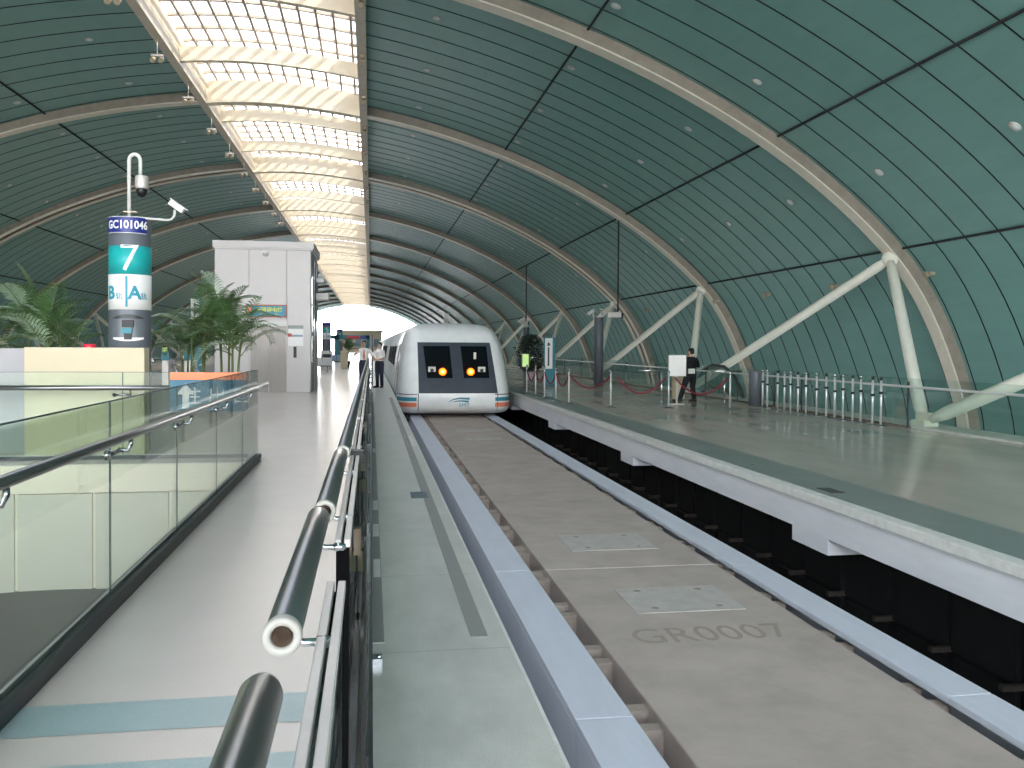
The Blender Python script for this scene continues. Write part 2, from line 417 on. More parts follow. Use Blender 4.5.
# clip spotlights under the skylight's edge beam
z0 = prof(PHL)[1]
sp = thing('hanging_spotlight', (-6.16, 0, z0), 'x', 'spotlight')
b = MB(); b.tube([(0, 0, 0), (0, 0, -.5)], .018, 8); b.build('rod', 'alu', sp)
b = MB(); b.box(-.17, .17, -.05, .05, -.56, -.5); b.build('crossbar', 'alu', sp)
for sx in (-1, 1):
    b = MB(); b.tube([(sx*.11, .1, -.52), (sx*.11, .08, -.58), (sx*.11, -.1, -.7)], [.05, .07, .075], 12); b.build('lamp_head', 'brass', sp)
kids = [c for c in bpy.data.objects if c.parent == sp]
PLS = ['nearest the camera, alone at the top edge', 'second along the beam, left of the second roof arch', 'third along the beam, at the second roof arch', 'fourth along the beam', 'fifth along the beam', 'sixth along the beam, at the twin arch', 'seventh along the beam', 'eighth along the beam', 'ninth along the beam', 'tenth along the beam']
for k in range(10):
    yy = 22.6+k*S/3
    if k == 0: o = sp
    else:
        o = sp.copy(); COL.objects.link(o)
        for c in kids: d = c.copy(); COL.objects.link(d); d.parent = o
    o.location = (-6.16, yy, z0); o['label'] = 'twin spotlight hanging from the long skylight beam above the lift, '+PLS[k] if len(PLS[k].split()) < 5 else 'twin spotlight under the skylight beam, '+PLS[k]
    o['group'] = 'twin spotlights along the skylight beam'
zz = prof(PHR)[1]
WORDS = ['first', 'second', 'third', 'fourth', 'fifth', 'sixth', 'seventh', 'eighth']
for k in range(8):
    b = MB(); yy = 22.4+k*S/3
    b.box(-.13, .0, -.1, .1, -.09, -.02); b.tube([(-.06, .06, -.1), (-.06, -.1, -.22)], [.05, .065], 10)
    o = b.build('beam_spotlight', 'brass'); o.location = (-.22, yy, zz)
    tag(o, 'tiny beige spotlight on the track side skylight beam, %s into the hall' % WORDS[k], 'spotlight', 'small spotlights on the beam above the track')
# wall lamps on the roof side above the wide platform
for k in range(6):
    b = MB(); b.box(-.06, .06, -.09, .09, -.04, .04); b.tube([(-.06, 0, 0), (-.16, 0, -.05)], [.06, .10], 12)
    o = b.build('side_floodlight', 'brass'); x, z = prof(phi_at(14.05, OFF), OFF-.32); o.location = (x, 20+k*4.55, z)
    tag(o, 'small metal floodlight low on the teal roof side, %s beyond the largest arch' % WORDS[k], 'floodlight', 'floodlights low on the roof side')

# ------------------------------------------------------------------ ground, floors, track
o = box('ground_land', 'ground', (-400, 400, -200, 900, -7.3, -7.0)); struct(o)
WX0, WX1 = -1.64, -.0
f = MB()
f.box(WX0, .0, -40, 12.35, -.35, 0); f.box(-22, -6.6, -40, 12.35, -.35, 0); f.box(-22, .0, 12.35, YB, -.35, 0)
floor = struct(f.build('floor', 'walk'))
b = MB()
for y0, y1 in ((3.8, 4.12), (3.18, 3.52), (2.5, 2.85)):
    vs = [(WX0+.02, y0, .003), (-.1, y0+.0, .003), (-.1, y1+.0, .003), (WX0+.02, y1, .003)]
    b.add(vs, [(0, 1, 2, 3)])
b.build('floor_stripe', 'blueband', floor)
b = MB(); b.box(0, .75, -40, YB, -.35, 0); edge = struct(b.build('platform_edge_slab', 'green'))
b = MB(); b.box(.735, .752, -40, YB, -.34, .002); b.build('edge_angle', 'nosing', edge)
b = MB(); b.box(.545, .64, 4.77, 27, 0, .004); b.build('dark_strip', 'greendark', edge)
b = MB(); b.box(.015, .075, 4.75, 30, 0, .004); b.build('drain_strip', 'greendark', edge)
b = MB()
for yy in (6.1, 7.4, 8.6, 13.2): b.box(.02, .07, yy, yy+.5, .004, .007)
b.box(.62, .70, 14, 15.6, 0, .004); b.box(.60, .68, 19, 20, 0, .004); b.build('worn_patch', 'nosing', edge)
pl = box('floor_plate', 'slate', (.42, .60, 9.22, 9.6, 0, .006)); tag(pl, 'small blue-grey metal plate set in the narrow platform edge beside the dark strip', 'floor plate')

# right platform
f = MB(); f.box(5.6, 11.0, -40, YB, -.35, 0); platform = struct(f.build('platform_slab', 'platr'))
b = MB(); b.box(4.9, 5.6, -40, YB, -.35, .0); b.build('stone_band', 'platband', platform)
b = MB(); b.box(4.74, 4.9, -40, YB, -.10, 0); b.build('nosing_strip', 'nosing', platform, .01)
b = MB(); b.box(4.78, 4.98, -40, YB, -.43, -.10); b.build('fascia_board', 'fascia', platform)
for yy in (1.6, 8.63, 15.65, 22.7, 29.8):
    b = MB(); vs = [(4.78, yy, -.43), (4.78, yy+.8, -.43), (4.78, yy+.8, -.60), (4.78, yy, -.60), (5.6, yy, -.43), (5.6, yy+.8, -.43), (5.6, yy+.8, -.60), (5.6, yy, -.60)]
    b.add(vs, [(0, 1, 2, 3), (7, 6, 5, 4), (0, 3, 7, 4), (1, 5, 6, 2), (3, 2, 6, 7)]); b.build('corbel', 'fascia', platform)
b = MB(); b.box(10.75, 11.45, -40, YB, -.4, .05); b.build('stone_ledge', 'nosing', platform)
b = MB(); b.box(10.60, 10.75, 16.2, 60, 0, .03); b.build('sealant_line', 'rubble', platform)
fp = box('floor_plate', 'dark', (5.01, 5.17, 8.98, 9.32, 0, .004)); tag(fp, 'dark metal plate set in the green stone band of the wide platform', 'floor plate')

# pit under the wide platform
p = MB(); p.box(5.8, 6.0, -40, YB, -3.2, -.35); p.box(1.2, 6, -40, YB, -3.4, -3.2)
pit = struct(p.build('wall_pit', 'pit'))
p = MB(); p.box(-.1, .70, -40, YB, -3.2, -.35); p.box(-.1, 1.2, -40, YB, -3.4, -3.2); p.build('bounce_wall', 'fascia', pit)  # unseen pale wall and floor added to bounce light onto the guide strip
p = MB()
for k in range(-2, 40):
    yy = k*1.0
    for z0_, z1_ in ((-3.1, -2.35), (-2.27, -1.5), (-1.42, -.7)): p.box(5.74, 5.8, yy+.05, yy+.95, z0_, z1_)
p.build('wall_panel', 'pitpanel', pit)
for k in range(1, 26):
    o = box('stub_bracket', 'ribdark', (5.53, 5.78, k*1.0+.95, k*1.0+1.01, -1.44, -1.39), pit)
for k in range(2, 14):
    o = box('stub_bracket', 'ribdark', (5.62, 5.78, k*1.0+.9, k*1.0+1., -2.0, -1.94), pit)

# guideway
GZt = -.70
gw = thing('track_beam', (2.65, 0, 0), 'tan concrete guideway deck between the two pale steel strips, lettered on top', 'track')
DX = lambda a: a-2.65
YT = 120
b = MB(); ys = [-40, -17, -4, 8.95, 22.4, 35, 60, 90, YT]
for a, c in zip(ys, ys[1:]):
    b.box(DX(1.80), DX(3.66), a+.01, c-.012, -1.15, -.73)
b.box(DX(2.0), DX(3.4), -40, YT, -2.6, -1.15)
b.build('deck', 'deck', gw, .012)
for (x0, x1, y0, y1) in ((2.30, 3.30, 7.36, 8.14), (2.27, 3.28, 9.72, 10.56), (2.35, 3.25, 21.6, 22.1), (2.3, 3.28, 23.6, 24.3)):
    o = box('access_plate', 'plate', (DX(x0), DX(x1), y0, y1, -.735, -.724), gw)
    b = MB()
    for fx in (.2, .8):
        for fy in (.15, .85): b.lathe([(0, .002), (.035, .002), (.035, 0)], (DX(x0+(x1-x0)*fx), y0+(y1-y0)*fy, -.724), 10)
    b.build('bolt', 'decktext', o)
text_obj('stencilled_number', 'GR0007', .50, 'decktext', gw, (DX(2.73), 6.76, -.7285), (0, 0, 0), .80, .0005)
for kk, (x0, x1, side) in enumerate(((1.25, 1.62, 0), (3.77, 4.10, 1))):
    cuts = [-4, 5.22, 8.85, 12.5, 16.1, 19.7, 23.3, 27, 31, 35, 39, 43, 60, 90, YT] if side == 0 else [-4, 1.6, 5.25, 8.75, 19.6, 30.4, 41, 60, 90, YT]
    if side == 0: cuts = [-40, -13, -9.3, 1.6, 5.25, 8.85, 19.6, 30.4, 41, 60, 90, YT]
    b = MB()
    for a, c in zip(cuts, cuts[1:]):
        b.box(DX(x0), DX(x1), a+.006, c-.006, GZt-.05, GZt)
        if side == 0: b.box(DX(x0), DX(x0)+.03, a+.006, c-.006, GZt-.5, GZt-.05)
        else: b.box(DX(x1)-.10, DX(x1)-.07, a+.006, c-.006, GZt-.3, GZt-.05)
    o = b.build('guide_strip', 'guide', gw, .004)
    o['label'] = 'pale blue-grey steel guide strip on the side of the narrow platform' if side == 0 else 'pale blue-grey steel guide strip beside the dark pit'
for sd in (0, 1):
    for k in range(-1, 24):
        for dd in (0, .30):
            yy = 5.2+(k-3)*1.17+dd
            if sd == 0: box('stator_stub', 'rib', (DX(1.55), DX(1.90), yy, yy+.11, -1.0, -.78), gw)
            elif k < 24: box('stator_stub', 'rib', (DX(3.62), DX(3.82), yy+.1, yy+.22, -.95, -.79), gw)

wb = box('wall_horizon_blocker', 'lift', (-24, 15.5, -26.4, -26, -.35, 5.2)); struct(wb)  # unseen wall added behind the camera to block reflections of the bright horizon
# stairwell
st = MB()
st.box(-22, WX0+.0, 12.35, 12.55, -1.9, -.35)
st.box(-6.8, -6.6, -40, 12.35, -6, 0); st.box(WX0, WX0+.15, -4, 12.35, -6, -.35)
sw = struct(st.build('wall_stairwell', 'stairwall'))
b = MB(); b.box(-6.6, WX0, 12.27, 12.351, -.36, 0.0); b.build('wall_cap', 'stairwall', sw)
xs = [-6.5, -5.5, -4.57, -3.61, -2.65, -1.69]
for a, c in zip(xs, xs[1:]):
    b = MB(); b.box(a+.02, c-.02, 12.31, 12.351, -1.66, -.38); b.build('wall_panel', 'stairpanel', sw, .004)
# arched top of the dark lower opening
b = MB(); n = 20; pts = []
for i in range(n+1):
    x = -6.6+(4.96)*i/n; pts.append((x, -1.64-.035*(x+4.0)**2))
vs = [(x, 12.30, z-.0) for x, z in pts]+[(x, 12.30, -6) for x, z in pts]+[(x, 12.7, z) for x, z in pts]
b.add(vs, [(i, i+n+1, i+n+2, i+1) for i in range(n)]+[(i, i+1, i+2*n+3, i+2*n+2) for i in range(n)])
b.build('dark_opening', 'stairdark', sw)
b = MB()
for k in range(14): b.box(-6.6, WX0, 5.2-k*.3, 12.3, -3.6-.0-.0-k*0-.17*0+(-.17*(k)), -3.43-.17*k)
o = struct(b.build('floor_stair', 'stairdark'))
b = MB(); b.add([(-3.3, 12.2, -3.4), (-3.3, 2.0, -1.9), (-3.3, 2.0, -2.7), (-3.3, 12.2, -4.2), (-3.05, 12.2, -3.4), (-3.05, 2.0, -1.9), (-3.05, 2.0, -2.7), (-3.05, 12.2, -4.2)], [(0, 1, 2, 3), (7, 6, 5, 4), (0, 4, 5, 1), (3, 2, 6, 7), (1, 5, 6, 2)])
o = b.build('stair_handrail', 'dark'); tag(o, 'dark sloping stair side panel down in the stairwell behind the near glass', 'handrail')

# ------------------------------------------------------------------ balustrades
def balustrade(name, label, P0, P1, joints, gtop, rail_z, rail_side, gm, rail_r=.035, base=.09, basew=.1, cat='balustrade', rail=True, cap=.0, endx=.3, brmat='dark', edge=True, rail_mat='tube', bracket=True):
    """straight glass balustrade from P0 to P1 (x,y); rail_side is the sign of the offset to the right of the direction"""
    P0 = Vector((*P0, 0)); P1 = Vector((*P1, 0)); d = (P1-P0); Ln = d.length; a = atan2(d.y, d.x)
    t = thing(name, P0, label, cat, None, a)
    if base:
        b = MB(); b.box(0, Ln, -basew/2, -.012, 0, base); b.box(0, Ln, .012, basew/2, 0, base); b.box(0, Ln, -.012, .012, 0, base*.7); b.build('base_channel', 'dark', t, .003)
        b = MB(); b.box(0, Ln, .010, .028, base*.6, base+.008); b.build('gasket', 'alu', t)
    js = [0]+joints+[Ln]
    for u, v in zip(js, js[1:]):
        b = MB(); b.box(u+.005, v-.005, -.008, .008, .03, gtop); b.build('glass_panel', gm, t)
        if edge: b = MB(); b.box(u+.005, v-.005, -.008, .008, gtop, gtop+.006); b.build('glass_edge', 'glassedge', t)
    if edge:
        for u in joints: b = MB(); b.box(u-.005, u+.005, -.006, .006, base, gtop); b.build('glass_joint', 'glassedge', t)
    if rail:
        yo = -rail_side*.09
        b = MB(); b.tube([(-endx*0, yo, rail_z), (Ln+endx, yo, rail_z)], rail_r, 20); b.build('handrail', rail_mat, t)
        if bracket:
            for j in joints:
                b = MB(); b.tube([(j-.12, -rail_side*.02, rail_z-.10), (j+.10, -rail_side*.02, rail_z-.10)], .016, 8)
                b.lathe([(0, -.014), (.03, -.014), (.03, .014), (0, .014)], (j-.1, -rail_side*.015, rail_z-.10), 10, axis='y')
                b.tube([(j+.1, -rail_side*.02, rail_z-.09), (j+.12, yo*.8, rail_z-.1), (j+.12, yo, rail_z-.06), (j+.12, yo, rail_z-.03)], .014, 8)
                b.build('rail_bracket', 'steel', t)
    return t
balustrade('glass_balustrade', 'clear glass balustrade with satin steel handrail along the stairwell, beside the walkway', (-1.55, -2), (-1.55, 12.6), [x+2 for x in (0., 1.85, 3.72, 5.6, 7.45, 9.3, 11.15)], 1.25, 1.04, 1, 'bal', rail_r=.029)
balustrade('glass_balustrade', 'clear glass balustrade across the stairwell head, in front of the cream block', (-6.5, 12.9), (-1.72, 12.9), [1.3, 3.1], 1.2, .99, 1, 'bal', base=.05, endx=0)
balustrade('glass_balustrade', 'distant glass balustrade with dark base beyond the palm leaves beside the cream block', (-9.6, 15), (-9.6, 34), [2.5*k for k in range(1, 7)], 1.1, 1.0, 1, 'bal', base=.2)
# right platform glass fence
t = thing('glass_fence', (10.68, 0, 0), 'long low glass fence with slim steel rail along the outer side of the wide platform', 'fence')
yy = -4; js = [-4, -1.5, 1, 3.5, 6, 7.8, 10.0, 12.85, 16.17, 19, 20.6, 22.1, 24.5, 27, 29.5, 32, 36, 40, 44, 48, 52, 56, 60]
for u, v in zip(js, js[1:]):
    b = MB(); b.box(-.006, .006, u+.01, v-.01, .05, 1.0); b.build('glass_panel', 'clearbal', t)
for u in js[1:-1]:
    b = MB(); b.box(-.05, -.01, u-.012, u+.012, .0, .93); b.build('post', 'dark', t)
b = MB(); b.tube([(-.07, -4, .83), (-.07, 60, .83)], .024, 12); b.build('rail', 'silver', t)

# platform gate line with the near tubular handrail
ZR = 1.05; XR = -.169
SEG = [(.2, 1.44, 'nearest satin steel handrail tube, cut by the lower picture edge'), (1.70, 2.88, 'satin steel handrail tube with an open white end ring facing the camera'),
       (2.96, 4.48, 'satin steel handrail tube with a brown ball end, third one along the gate line'), (4.56, 33, 'long satin steel handrail tube running far down to the two uniformed staff')]
for i, (a, c, lab) in enumerate(SEG):
    t = thing('handrail_tube', ((-.169, -.164, -.150, -.140)[i], a, ZR), lab, 'handrail', 'tubular handrails along the gate line')
    b = MB(); L_ = c-a
    b.lathe([(.029, 0), (.035, .002), (.035, L_-.03), (.030, L_-.008), (.018, L_)], n=28, axis='y'); b.lathe([(.018, L_), (0, L_)], n=28, axis='y')
    if i == 0: b.lathe([(0, 0), (.029, 0)], n=28, axis='y')
    b.build('tube', 'tube', t)
    if i:
        b = MB(); b.lathe([(.018, -.012), (.018, .05), (.0, .05)], n=28, axis='y', mi=1)
        b.lathe([(.018, .02), (.022, -.012), (.034, -.016), (.0370, -.008), (.0370, .012), (.035, .02)], n=28, axis='y', mi=0); b.build('end_ring', ['whiteplastic', 'brownplastic'], t)
    if i in (1,):
        b = MB(); b.ell((0, L_, 0), (.033, .03, .033), 16); b.build('end_plug', 'brownplastic', t)
    ks = [L_*.12, L_*.85] if i < 3 else [.35, .8, 2.2, 3.4, 4.8, 6.5, 9, 12, 15, 20]
    for k in ks:
        if i == 0: k = min(k, 1.1)
        b = MB(); b.tube([(.005, k, -.03), (.01, k, -.055), (.03, k, -.062), (.09, k, -.062)], .009, 8); b.tube([(.055, k, -.062), (.085, k, -.062)], .013, 8); b.build('wall_bracket', 'chrome', t)

def gate_panel(a, c, lab, detail=True):
    t = thing('gate_panel', (-.085, a, 0), lab, 'platform gate', 'half-height platform gate panels')
    L_ = c-a
    for x in (-.014, .014):
        b = MB(); b.box(x-.0095, x+.0095, 0, L_, .975, 1.0); o = b.build('top_cap', 'alu', t, .002)
    for x in (-.014, .014):
        b = MB(); b.box(x-.004, x+.004, .01, L_-.01, .08, .975); b.build('glass_sheet', 'gate', t)
    for u in (0, L_-.03):
        b = MB(); b.box(-.02, .02, u, u+.03, .02, .972); b.build('end_stile', 'matteblack', t)
    b = MB(); b.box(-.02, .035, 0, L_, .0, .10); b.build('bottom_rail', 'steel', t)
    for u in ((.02, L_*.5) if a > 5 else ()):
        b = MB(); b.box(.035, .047, u, u+.02, 0, .93); b.build('guide_post', 'dark', t)
    if detail:
        for u, z_ in ((.3, .8), (.75, .5)):
            b = MB(); b.box(.022, .05, L_*u, L_*u+.05, z_, z_+.1); b.build('latch_box', 'brownplastic', t)
    return t
PP = [(.3, 2.27, 'glass gate panel nearest the camera with two pale aluminium top caps'), (2.75, 4.85, 'second glass gate panel, its dark open end facing the camera'),
      (4.98, 7.2, 'third glass gate panel, just beyond the small black latch block'), (7.4, 9.7, 'fourth glass gate panel along the walkway'), (9.9, 12.2, 'fifth glass gate panel along the walkway')]
y = 12.4; k = 0
PN = ['sixth', 'seventh', 'eighth', 'ninth', 'tenth', 'eleventh', 'twelfth', 'thirteenth']
while y < 31: PP.append((y, y+2.3, PN[k]+' glass gate panel along the walkway, seen end on')); y += 2.5; k += 1
for a, c, lab in PP: gate_panel(a, c, lab, a < 12)
b = MB(); b.box(-.11, -.035, 4.86, 4.97, .955, 1.02); o = b.build('latch_block', 'black', None, .004); tag(o, 'small square black latch block on top of the gate line', 'latch')
t = thing('floor_track', (0, 0, 0), 'thin steel floor channel and second glass screen along the edge of the narrow platform', 'gate track')
b = MB(); b.box(-.035, -.012, 3.0, 31, .0, .05); b.box(-.005, .012, 3.0, 31, 0, .05); b.build('floor_channel', 'steel', t)
for a in (3.3, 5.8, 8.3, 10.8, 13.3, 15.8, 18.3, 20.8, 23.3, 25.8):
    b = MB(); b.box(-.014, -.004, a+.03, a+2.4, .05, .93); b.build('glass_screen', 'gate', t)
    if a < 5: continue
    b = MB(); b.box(-.025, .006, a, a+.03, .0, .95); b.build('post', 'dark', t)
b = MB(); b.box(.012, .06, 4.42, 4.5, 0, .03); b.ell((.045, 4.46, .03), (.015, .015, .012), 8); b.build('floor_stop', 'chrome', t)
for yy, lab in ((24.5, 'slim pale post standing in the gate line short of the uniformed staff'),):
    o = box('slim_post', 'dark', (.02, .07, 34.4, 34.45, 0, 2.0)); tag(o, 'slim pale post rising between the two uniformed staff', 'post')

# ------------------------------------------------------------------ cream block, numbered column
t = thing('cream_block', (-4.0, 13.25, 0), 'large cream rectangular cabinet block standing behind the stairwell glass, under column seven', 'cabinet')
b = MB(); b.box(-.80, .80, 0, .28, .02, 1.54); b.build('body', 'creamwall', t, .006)
b = MB(); b.box(-.78, .78, .02, .26, 0, .03); b.build('plinth', 'dark', t)
o = box('planter_box', 'pot', (-6.4, -4.98, 13.75, 14.35, 0, 1.52)); tag(o, 'pale grey tall planter box peeking out beside the cream block', 'planter')
b = MB(); b.lathe([(0, .05), (.07, .05), (.085, .035), (.085, 0)], n=20); o = b.build('alarm_button', 'red'); o.location = (-3.98, 13.4, 1.54); tag(o, 'small red domed button on top of the cream block', 'button')

def num_column(loc, num, lab, full=True, h=3.46, r=.295):
    t = thing('numbered_column', loc, lab, 'column', 'numbered platform columns' )
    b = MB(); b.lathe([(0, 0), (r, 0), (r, h-.02), (r-.02, h), (0, h)], n=48); b.build('shaft', 'colgrey', t)
    def band(nm, m, z0, z1, rr): b = MB(); b.lathe([(rr-.01, z0), (rr, z0), (rr, z1), (rr-.01, z1)], n=48); return b.build(nm, m, t)
    band('teal_band', 'teal', h-.84, h-.42, r+.004); w = band('white_band', 'white', h-1.36, h-.84, r+.004)
    # dark blue plate
    b = MB(); n = 24; a0, a1 = -1.30, 1.10
    vs = []
    for i in range(n+1):
        a = a0+(a1-a0)*i/n
        for rr, z in ((r+.01, h-.235), (r+.01, h-.0)): vs.append((sin(a)*rr, -cos(a)*rr, z))
    b.add(vs, [(2*i, 2*i+2, 2*i+3, 2*i+1) for i in range(n)], 0, True); pl_ = b.build('name_plate', 'navy', t)
    if full:
        b = MB(); 
        for z in (h-.235, h-.0):
            b.tube([(sin(a0+(a1-a0)*i/20)*(r+.012), -cos(a0+(a1-a0)*i/20)*(r+.012), z) for i in range(21)], .006, 6)
        b.build('plate_rim', 'offwhite', pl_)
        text_obj('plate_lettering', 'GC101046', .165, 'white', pl_, None, wrap=(r+.011, .09, 0, h-.12), sx=.86, off=.004)
    text_obj('number', num, .56, 'white', t, None, wrap=(r+.006, .20, 0, h-.62), sx=1.05, off=-.003)
    b = MB()
    for a in (-.24, -.17): pass
    nn = [.03, .14]
    vs = [(sin(a)*(r+.009), -cos(a)*(r+.009), z) for a in nn for z in (h-1.32, h-.87)]
    b.add(vs, [(0, 2, 3, 1)]); b.build('divider_bar', 'tealtxt', t)
    text_obj('letter_b', 'B', .27, 'tealtxt', t, None, wrap=(r+.006, -.76, 0, h-1.12), off=.008)
    text_obj('letter_a', 'A', .27, 'tealtxt', t, None, wrap=(r+.006, .46, 0, h-1.12), off=.008)
    if full:
        text_obj('small_character', '轨', .11, 'tealtxt', t, None, wrap=(r+.006, -.27, 0, h-1.17))
        text_obj('small_character', '轨', .11, 'tealtxt', t, None, wrap=(r+.006, .92, 0, h-1.17))
        # recessed help-point panel
        zc = h-1.62
        b = MB(); n = 16; rows = []
        for i in range(n+1):
            a = -.65+1.6*i/n; s_ = (i/n*2-1)
            rows.append((a, zc-.17-.02*(1-s_*s_)*-1.5, zc+.13+.05*(1-s_*s_)))
        vs = []
        for a, z0_, z1_ in rows: vs += [(sin(a)*(r+.006), -cos(a)*(r+.006), z0_), (sin(a)*(r+.006), -cos(a)*(r+.006), z1_)]
        b.add(vs, [(2*i, 2*i+2, 2*i+3, 2*i+1) for i in range(n)], 0, True)
        hp = b.build('help_panel', 'alu', t); hp.data.materials[0] = M['colpanel']
        b = MB()
        vs = []
        for i in range(n+1):
            a = -.60+1.5*i/n; s_ = (i/n*2-1); vs += [(sin(a)*(r+.012), -cos(a)*(r+.012), zc+.125), (sin(a)*(r+.012), -cos(a)*(r+.012), zc+.135+.055*(1-s_*s_))]
        b.add(vs, [(2*i, 2*i+2, 2*i+3, 2*i+1) for i in range(n)], 0, True); b.build('hood', 'dark', hp)
        b = MB()
        vs = []
        for i in range(n+1):
            a = -.60+1.5*i/n; s_ = (i/n*2-1); vs += [(sin(a)*(r+.012), -cos(a)*(r+.012), zc-.175-.03*(1-s_*s_)), (sin(a)*(r+.012), -cos(a)*(r+.012), zc-.15-.0*(1-s_*s_))]
        b.add(vs, [(2*i, 2*i+2, 2*i+3, 2*i+1) for i in range(n)], 0, True); b.build('lit_rim', 'white', hp)
        a = .12; cxp, cyp = sin(a)*r, -cos(a)*r
        b = MB(); b.box(cxp-.07, cxp+.09, cyp-.035, cyp+.03, zc-.0, zc+.11); b.box(cxp-.04, cxp+.06, cyp-.035, cyp+.03, zc-.18, zc-.08); b.build('speaker_unit', 'black', hp)
        b = MB(); b.box(cxp-.07, cxp+.07, cyp-.045, cyp+.03, zc-.09, zc-.01); b.build('card_reader', 'tealpost', hp)
    return t
M['colpanel'] = mat('help_panel_grey', '70757b', .4, .3)
COLX, COLY = -3.57, 13.95
num_column((COLX, COLY, 0), '7', 'thick grey numbered column with teal 7 band and blue GC101046 plate behind the cream block')
num_column((-3.6, 43.6, 0), '6', 'grey numbered column hidden behind the lift tower', False)
num_column((-3.6, 73.2, 0), '5', 'distant grey column with teal 5 band seen just past the lift tower', False, 3.4, .36)
num_column((-3.6, 103, 0), '4', 'farthest numbered grey column, its teal band tiny beside the teal gantry', False, 3.4, .36)

def dome_camera(loc, lab, s=1.):
    t = thing('dome_camera', loc, lab, 'security camera')
    b = MB(); pts = [(0, 0, 0), (0, 0, .86)]
    for i in range(1, 13): a = PI*i/12; pts.append((.08-.08*cos(a), 0, .86+.10*sin(a)))
    pts.append((.16, 0, .64)); b.tube([(x*s, y*s, z*s) for x, y, z in pts], .028*s, 12); b.build('gooseneck_pole', 'offwhite', t)
    b = MB(); b.lathe([(.0, .64), (.085, .64), (.095, .62), (.095, .47), (.085, .45), (0, .45)], n=20); b.v = [(x+.18, y, z) for x, y, z in b.v]; b.build('housing', 'alu', t)
    b = MB(); b.ell((.18, 0, .425), (.078, .078, .10), 16); b.build('dome', 'black', t)
    b = MB(); b.box(-.07, .12, -.06, .06, .09, .105); b.build('mount_plate', 'brass', t)
    b = MB(); b.tube([(-.15, 0, .0), (-.13, 0, .06), (-.05, -.02, .11), (.0, -.02, .1)], .008, 6); b.build('cable', 'dark', t)
    if s != 1.:
        t.scale = (s, s, s)
    return t
dome_camera((COLX+.0, COLY-.05, 3.46), 'white security camera with black dome on a gooseneck pole above column seven')
def bullet_camera(loc, lab, s=1., arm=True, rz=0):
    t = thing('bullet_camera', loc, lab, 'security camera', None, rz)
    b = MB()
    if arm: b.tube([(-.62, 0, 0), (-.05, 0, -.035), (.03, 0, -.02), (.08, 0, .05), (.085, 0, .16)], .022, 10)
    else: b.tube([(0, 0, -.1), (.05, 0, .16)], .03, 10)
    b.build('arm', 'offwhite', t)
    R_ = Matrix.Rotation(radians(35), 3, 'Y')
    b = MB(); b.box(-.11, .19, -.06, .06, -.05, .05); b.v = [tuple(R_ @ Vector(v)+Vector((.09, 0, .24))) for v in b.v]; b.build('camera_body', 'offwhite', t, .01)
    b = MB(); b.box(-.13, .24, -.075, .075, .055, .07); b.v = [tuple(R_ @ Vector(v)+Vector((.09, 0, .24))) for v in b.v]; b.build('sun_shield', 'white', t)
    b = MB(); b.lathe([(0, -.115), (.03, -.115), (.035, -.105)], n=12, axis='x'); b.v = [tuple(R_ @ Vector(v)+Vector((.09, 0, .24))) for v in b.v]; b.build('lens', 'black', t)
    t.scale = (s, s, s)
    return t
bullet_camera((COLX+.60, COLY-.15, 3.47), 'white bullet security camera on a long curved arm beside the dome camera of column seven', .8)

# directional sign on the stair balustrade
t = thing('direction_sign', (-2.24, 12.80, .62), 'blue direction sign with orange top band and white arrow on the stairwell balustrade', 'sign')
b = MB(); b.box(-.51, .51, -.03, .03, .04, .48); b.build('blue_panel', 'bluesign', t, .004)
b = MB(); b.box(-.51, .51, -.032, .032, .48, .585); b.build('orange_band', 'orange', t, .004)
b = MB(); b.add([(-.42, -.034, .28), (-.18, -.034, .28), (-.30, -.034, .43), (-.345, -.034, .28), (-.255, -.034, .28), (-.255, -.034, .08), (-.345, -.034, .08)], [(0, 1, 2), (3, 6, 5, 4)])
b.build('arrow', 'white', t)
text_obj('lettering', '往 出 口', .26, 'white', t, (.12, -.033, .24))
b = MB(); b.box(-.46, -.42, .03, .1, .1, .4); b.box(.42, .46, .03, .1, .1, .4); b.build('clamp', 'steel', t)

# ------------------------------------------------------------------ lift tower
LX0, LX1, LY0, LY1 = -5.10, -2.0, 30.2, 33.6
t = thing('lift_tower', (LX0, LY0, 0), 'tall light grey panelled lift tower with steel door beside the walkway', 'lift')
W = LX1-LX0
b = MB(); b.box(0, W, .05, LY1-LY0, 0, 4.8); b.build('shaft', 'lift', t)
for (a, c, z0_) in ((0, 1.10, 0), (1.13, 2.31, 2.42), (2.34, W, 0)):
    b = MB(); b.box(a+.008, c-.008, 0, .055, z0_+.01, 4.8); b.build('front_panel', 'lift', t, .006)
b = MB(); b.box(-.06, W+.1, -.06, LY1-LY0+.06, 4.8, 5.02); b.box(-.04, W+.07, -.04, LY1-LY0+.04, 4.74, 4.81); b.build('roof_cap', 'lift', t, .01)
b = MB(); b.box(1.15, 1.73, .02, .06, 0, 2.2); b.box(1.74, 2.30, .02, .06, 0, 2.2); b.build('door', 'liftdoor', t)
b = MB(); b.box(1.10, 2.33, -.01, .04, 2.2, 2.40); b.build('door_lintel', 'offwhite', t)
s_ = MB(); s_.box(1.0, 2.32, -.06, .0, 2.50, 2.92); so = s_.build('sign_board', 'signred', t)
b = MB(); b.box(1.03, 2.29, -.066, -.05, 2.54, 2.88); b.build('sign_face', 'liftsign', so)
text_obj('sign_lettering', '无障碍电梯', .17, 'yellow', so, (1.76, -.07, 2.74), off=.002)
text_obj('sign_lettering', 'Accessible Elevator', .075, 'yellow', so, (1.76, -.07, 2.60))
b = MB(); b.box(1.06, 1.2, -.07, -.06, 2.6, 2.83); b.build('sign_symbol', 'orange', so)
ps = MB(); ps.box(2.36, 2.86, -.012, .0, 1.55, 2.22); po = ps.build('notice_poster', 'white', t)
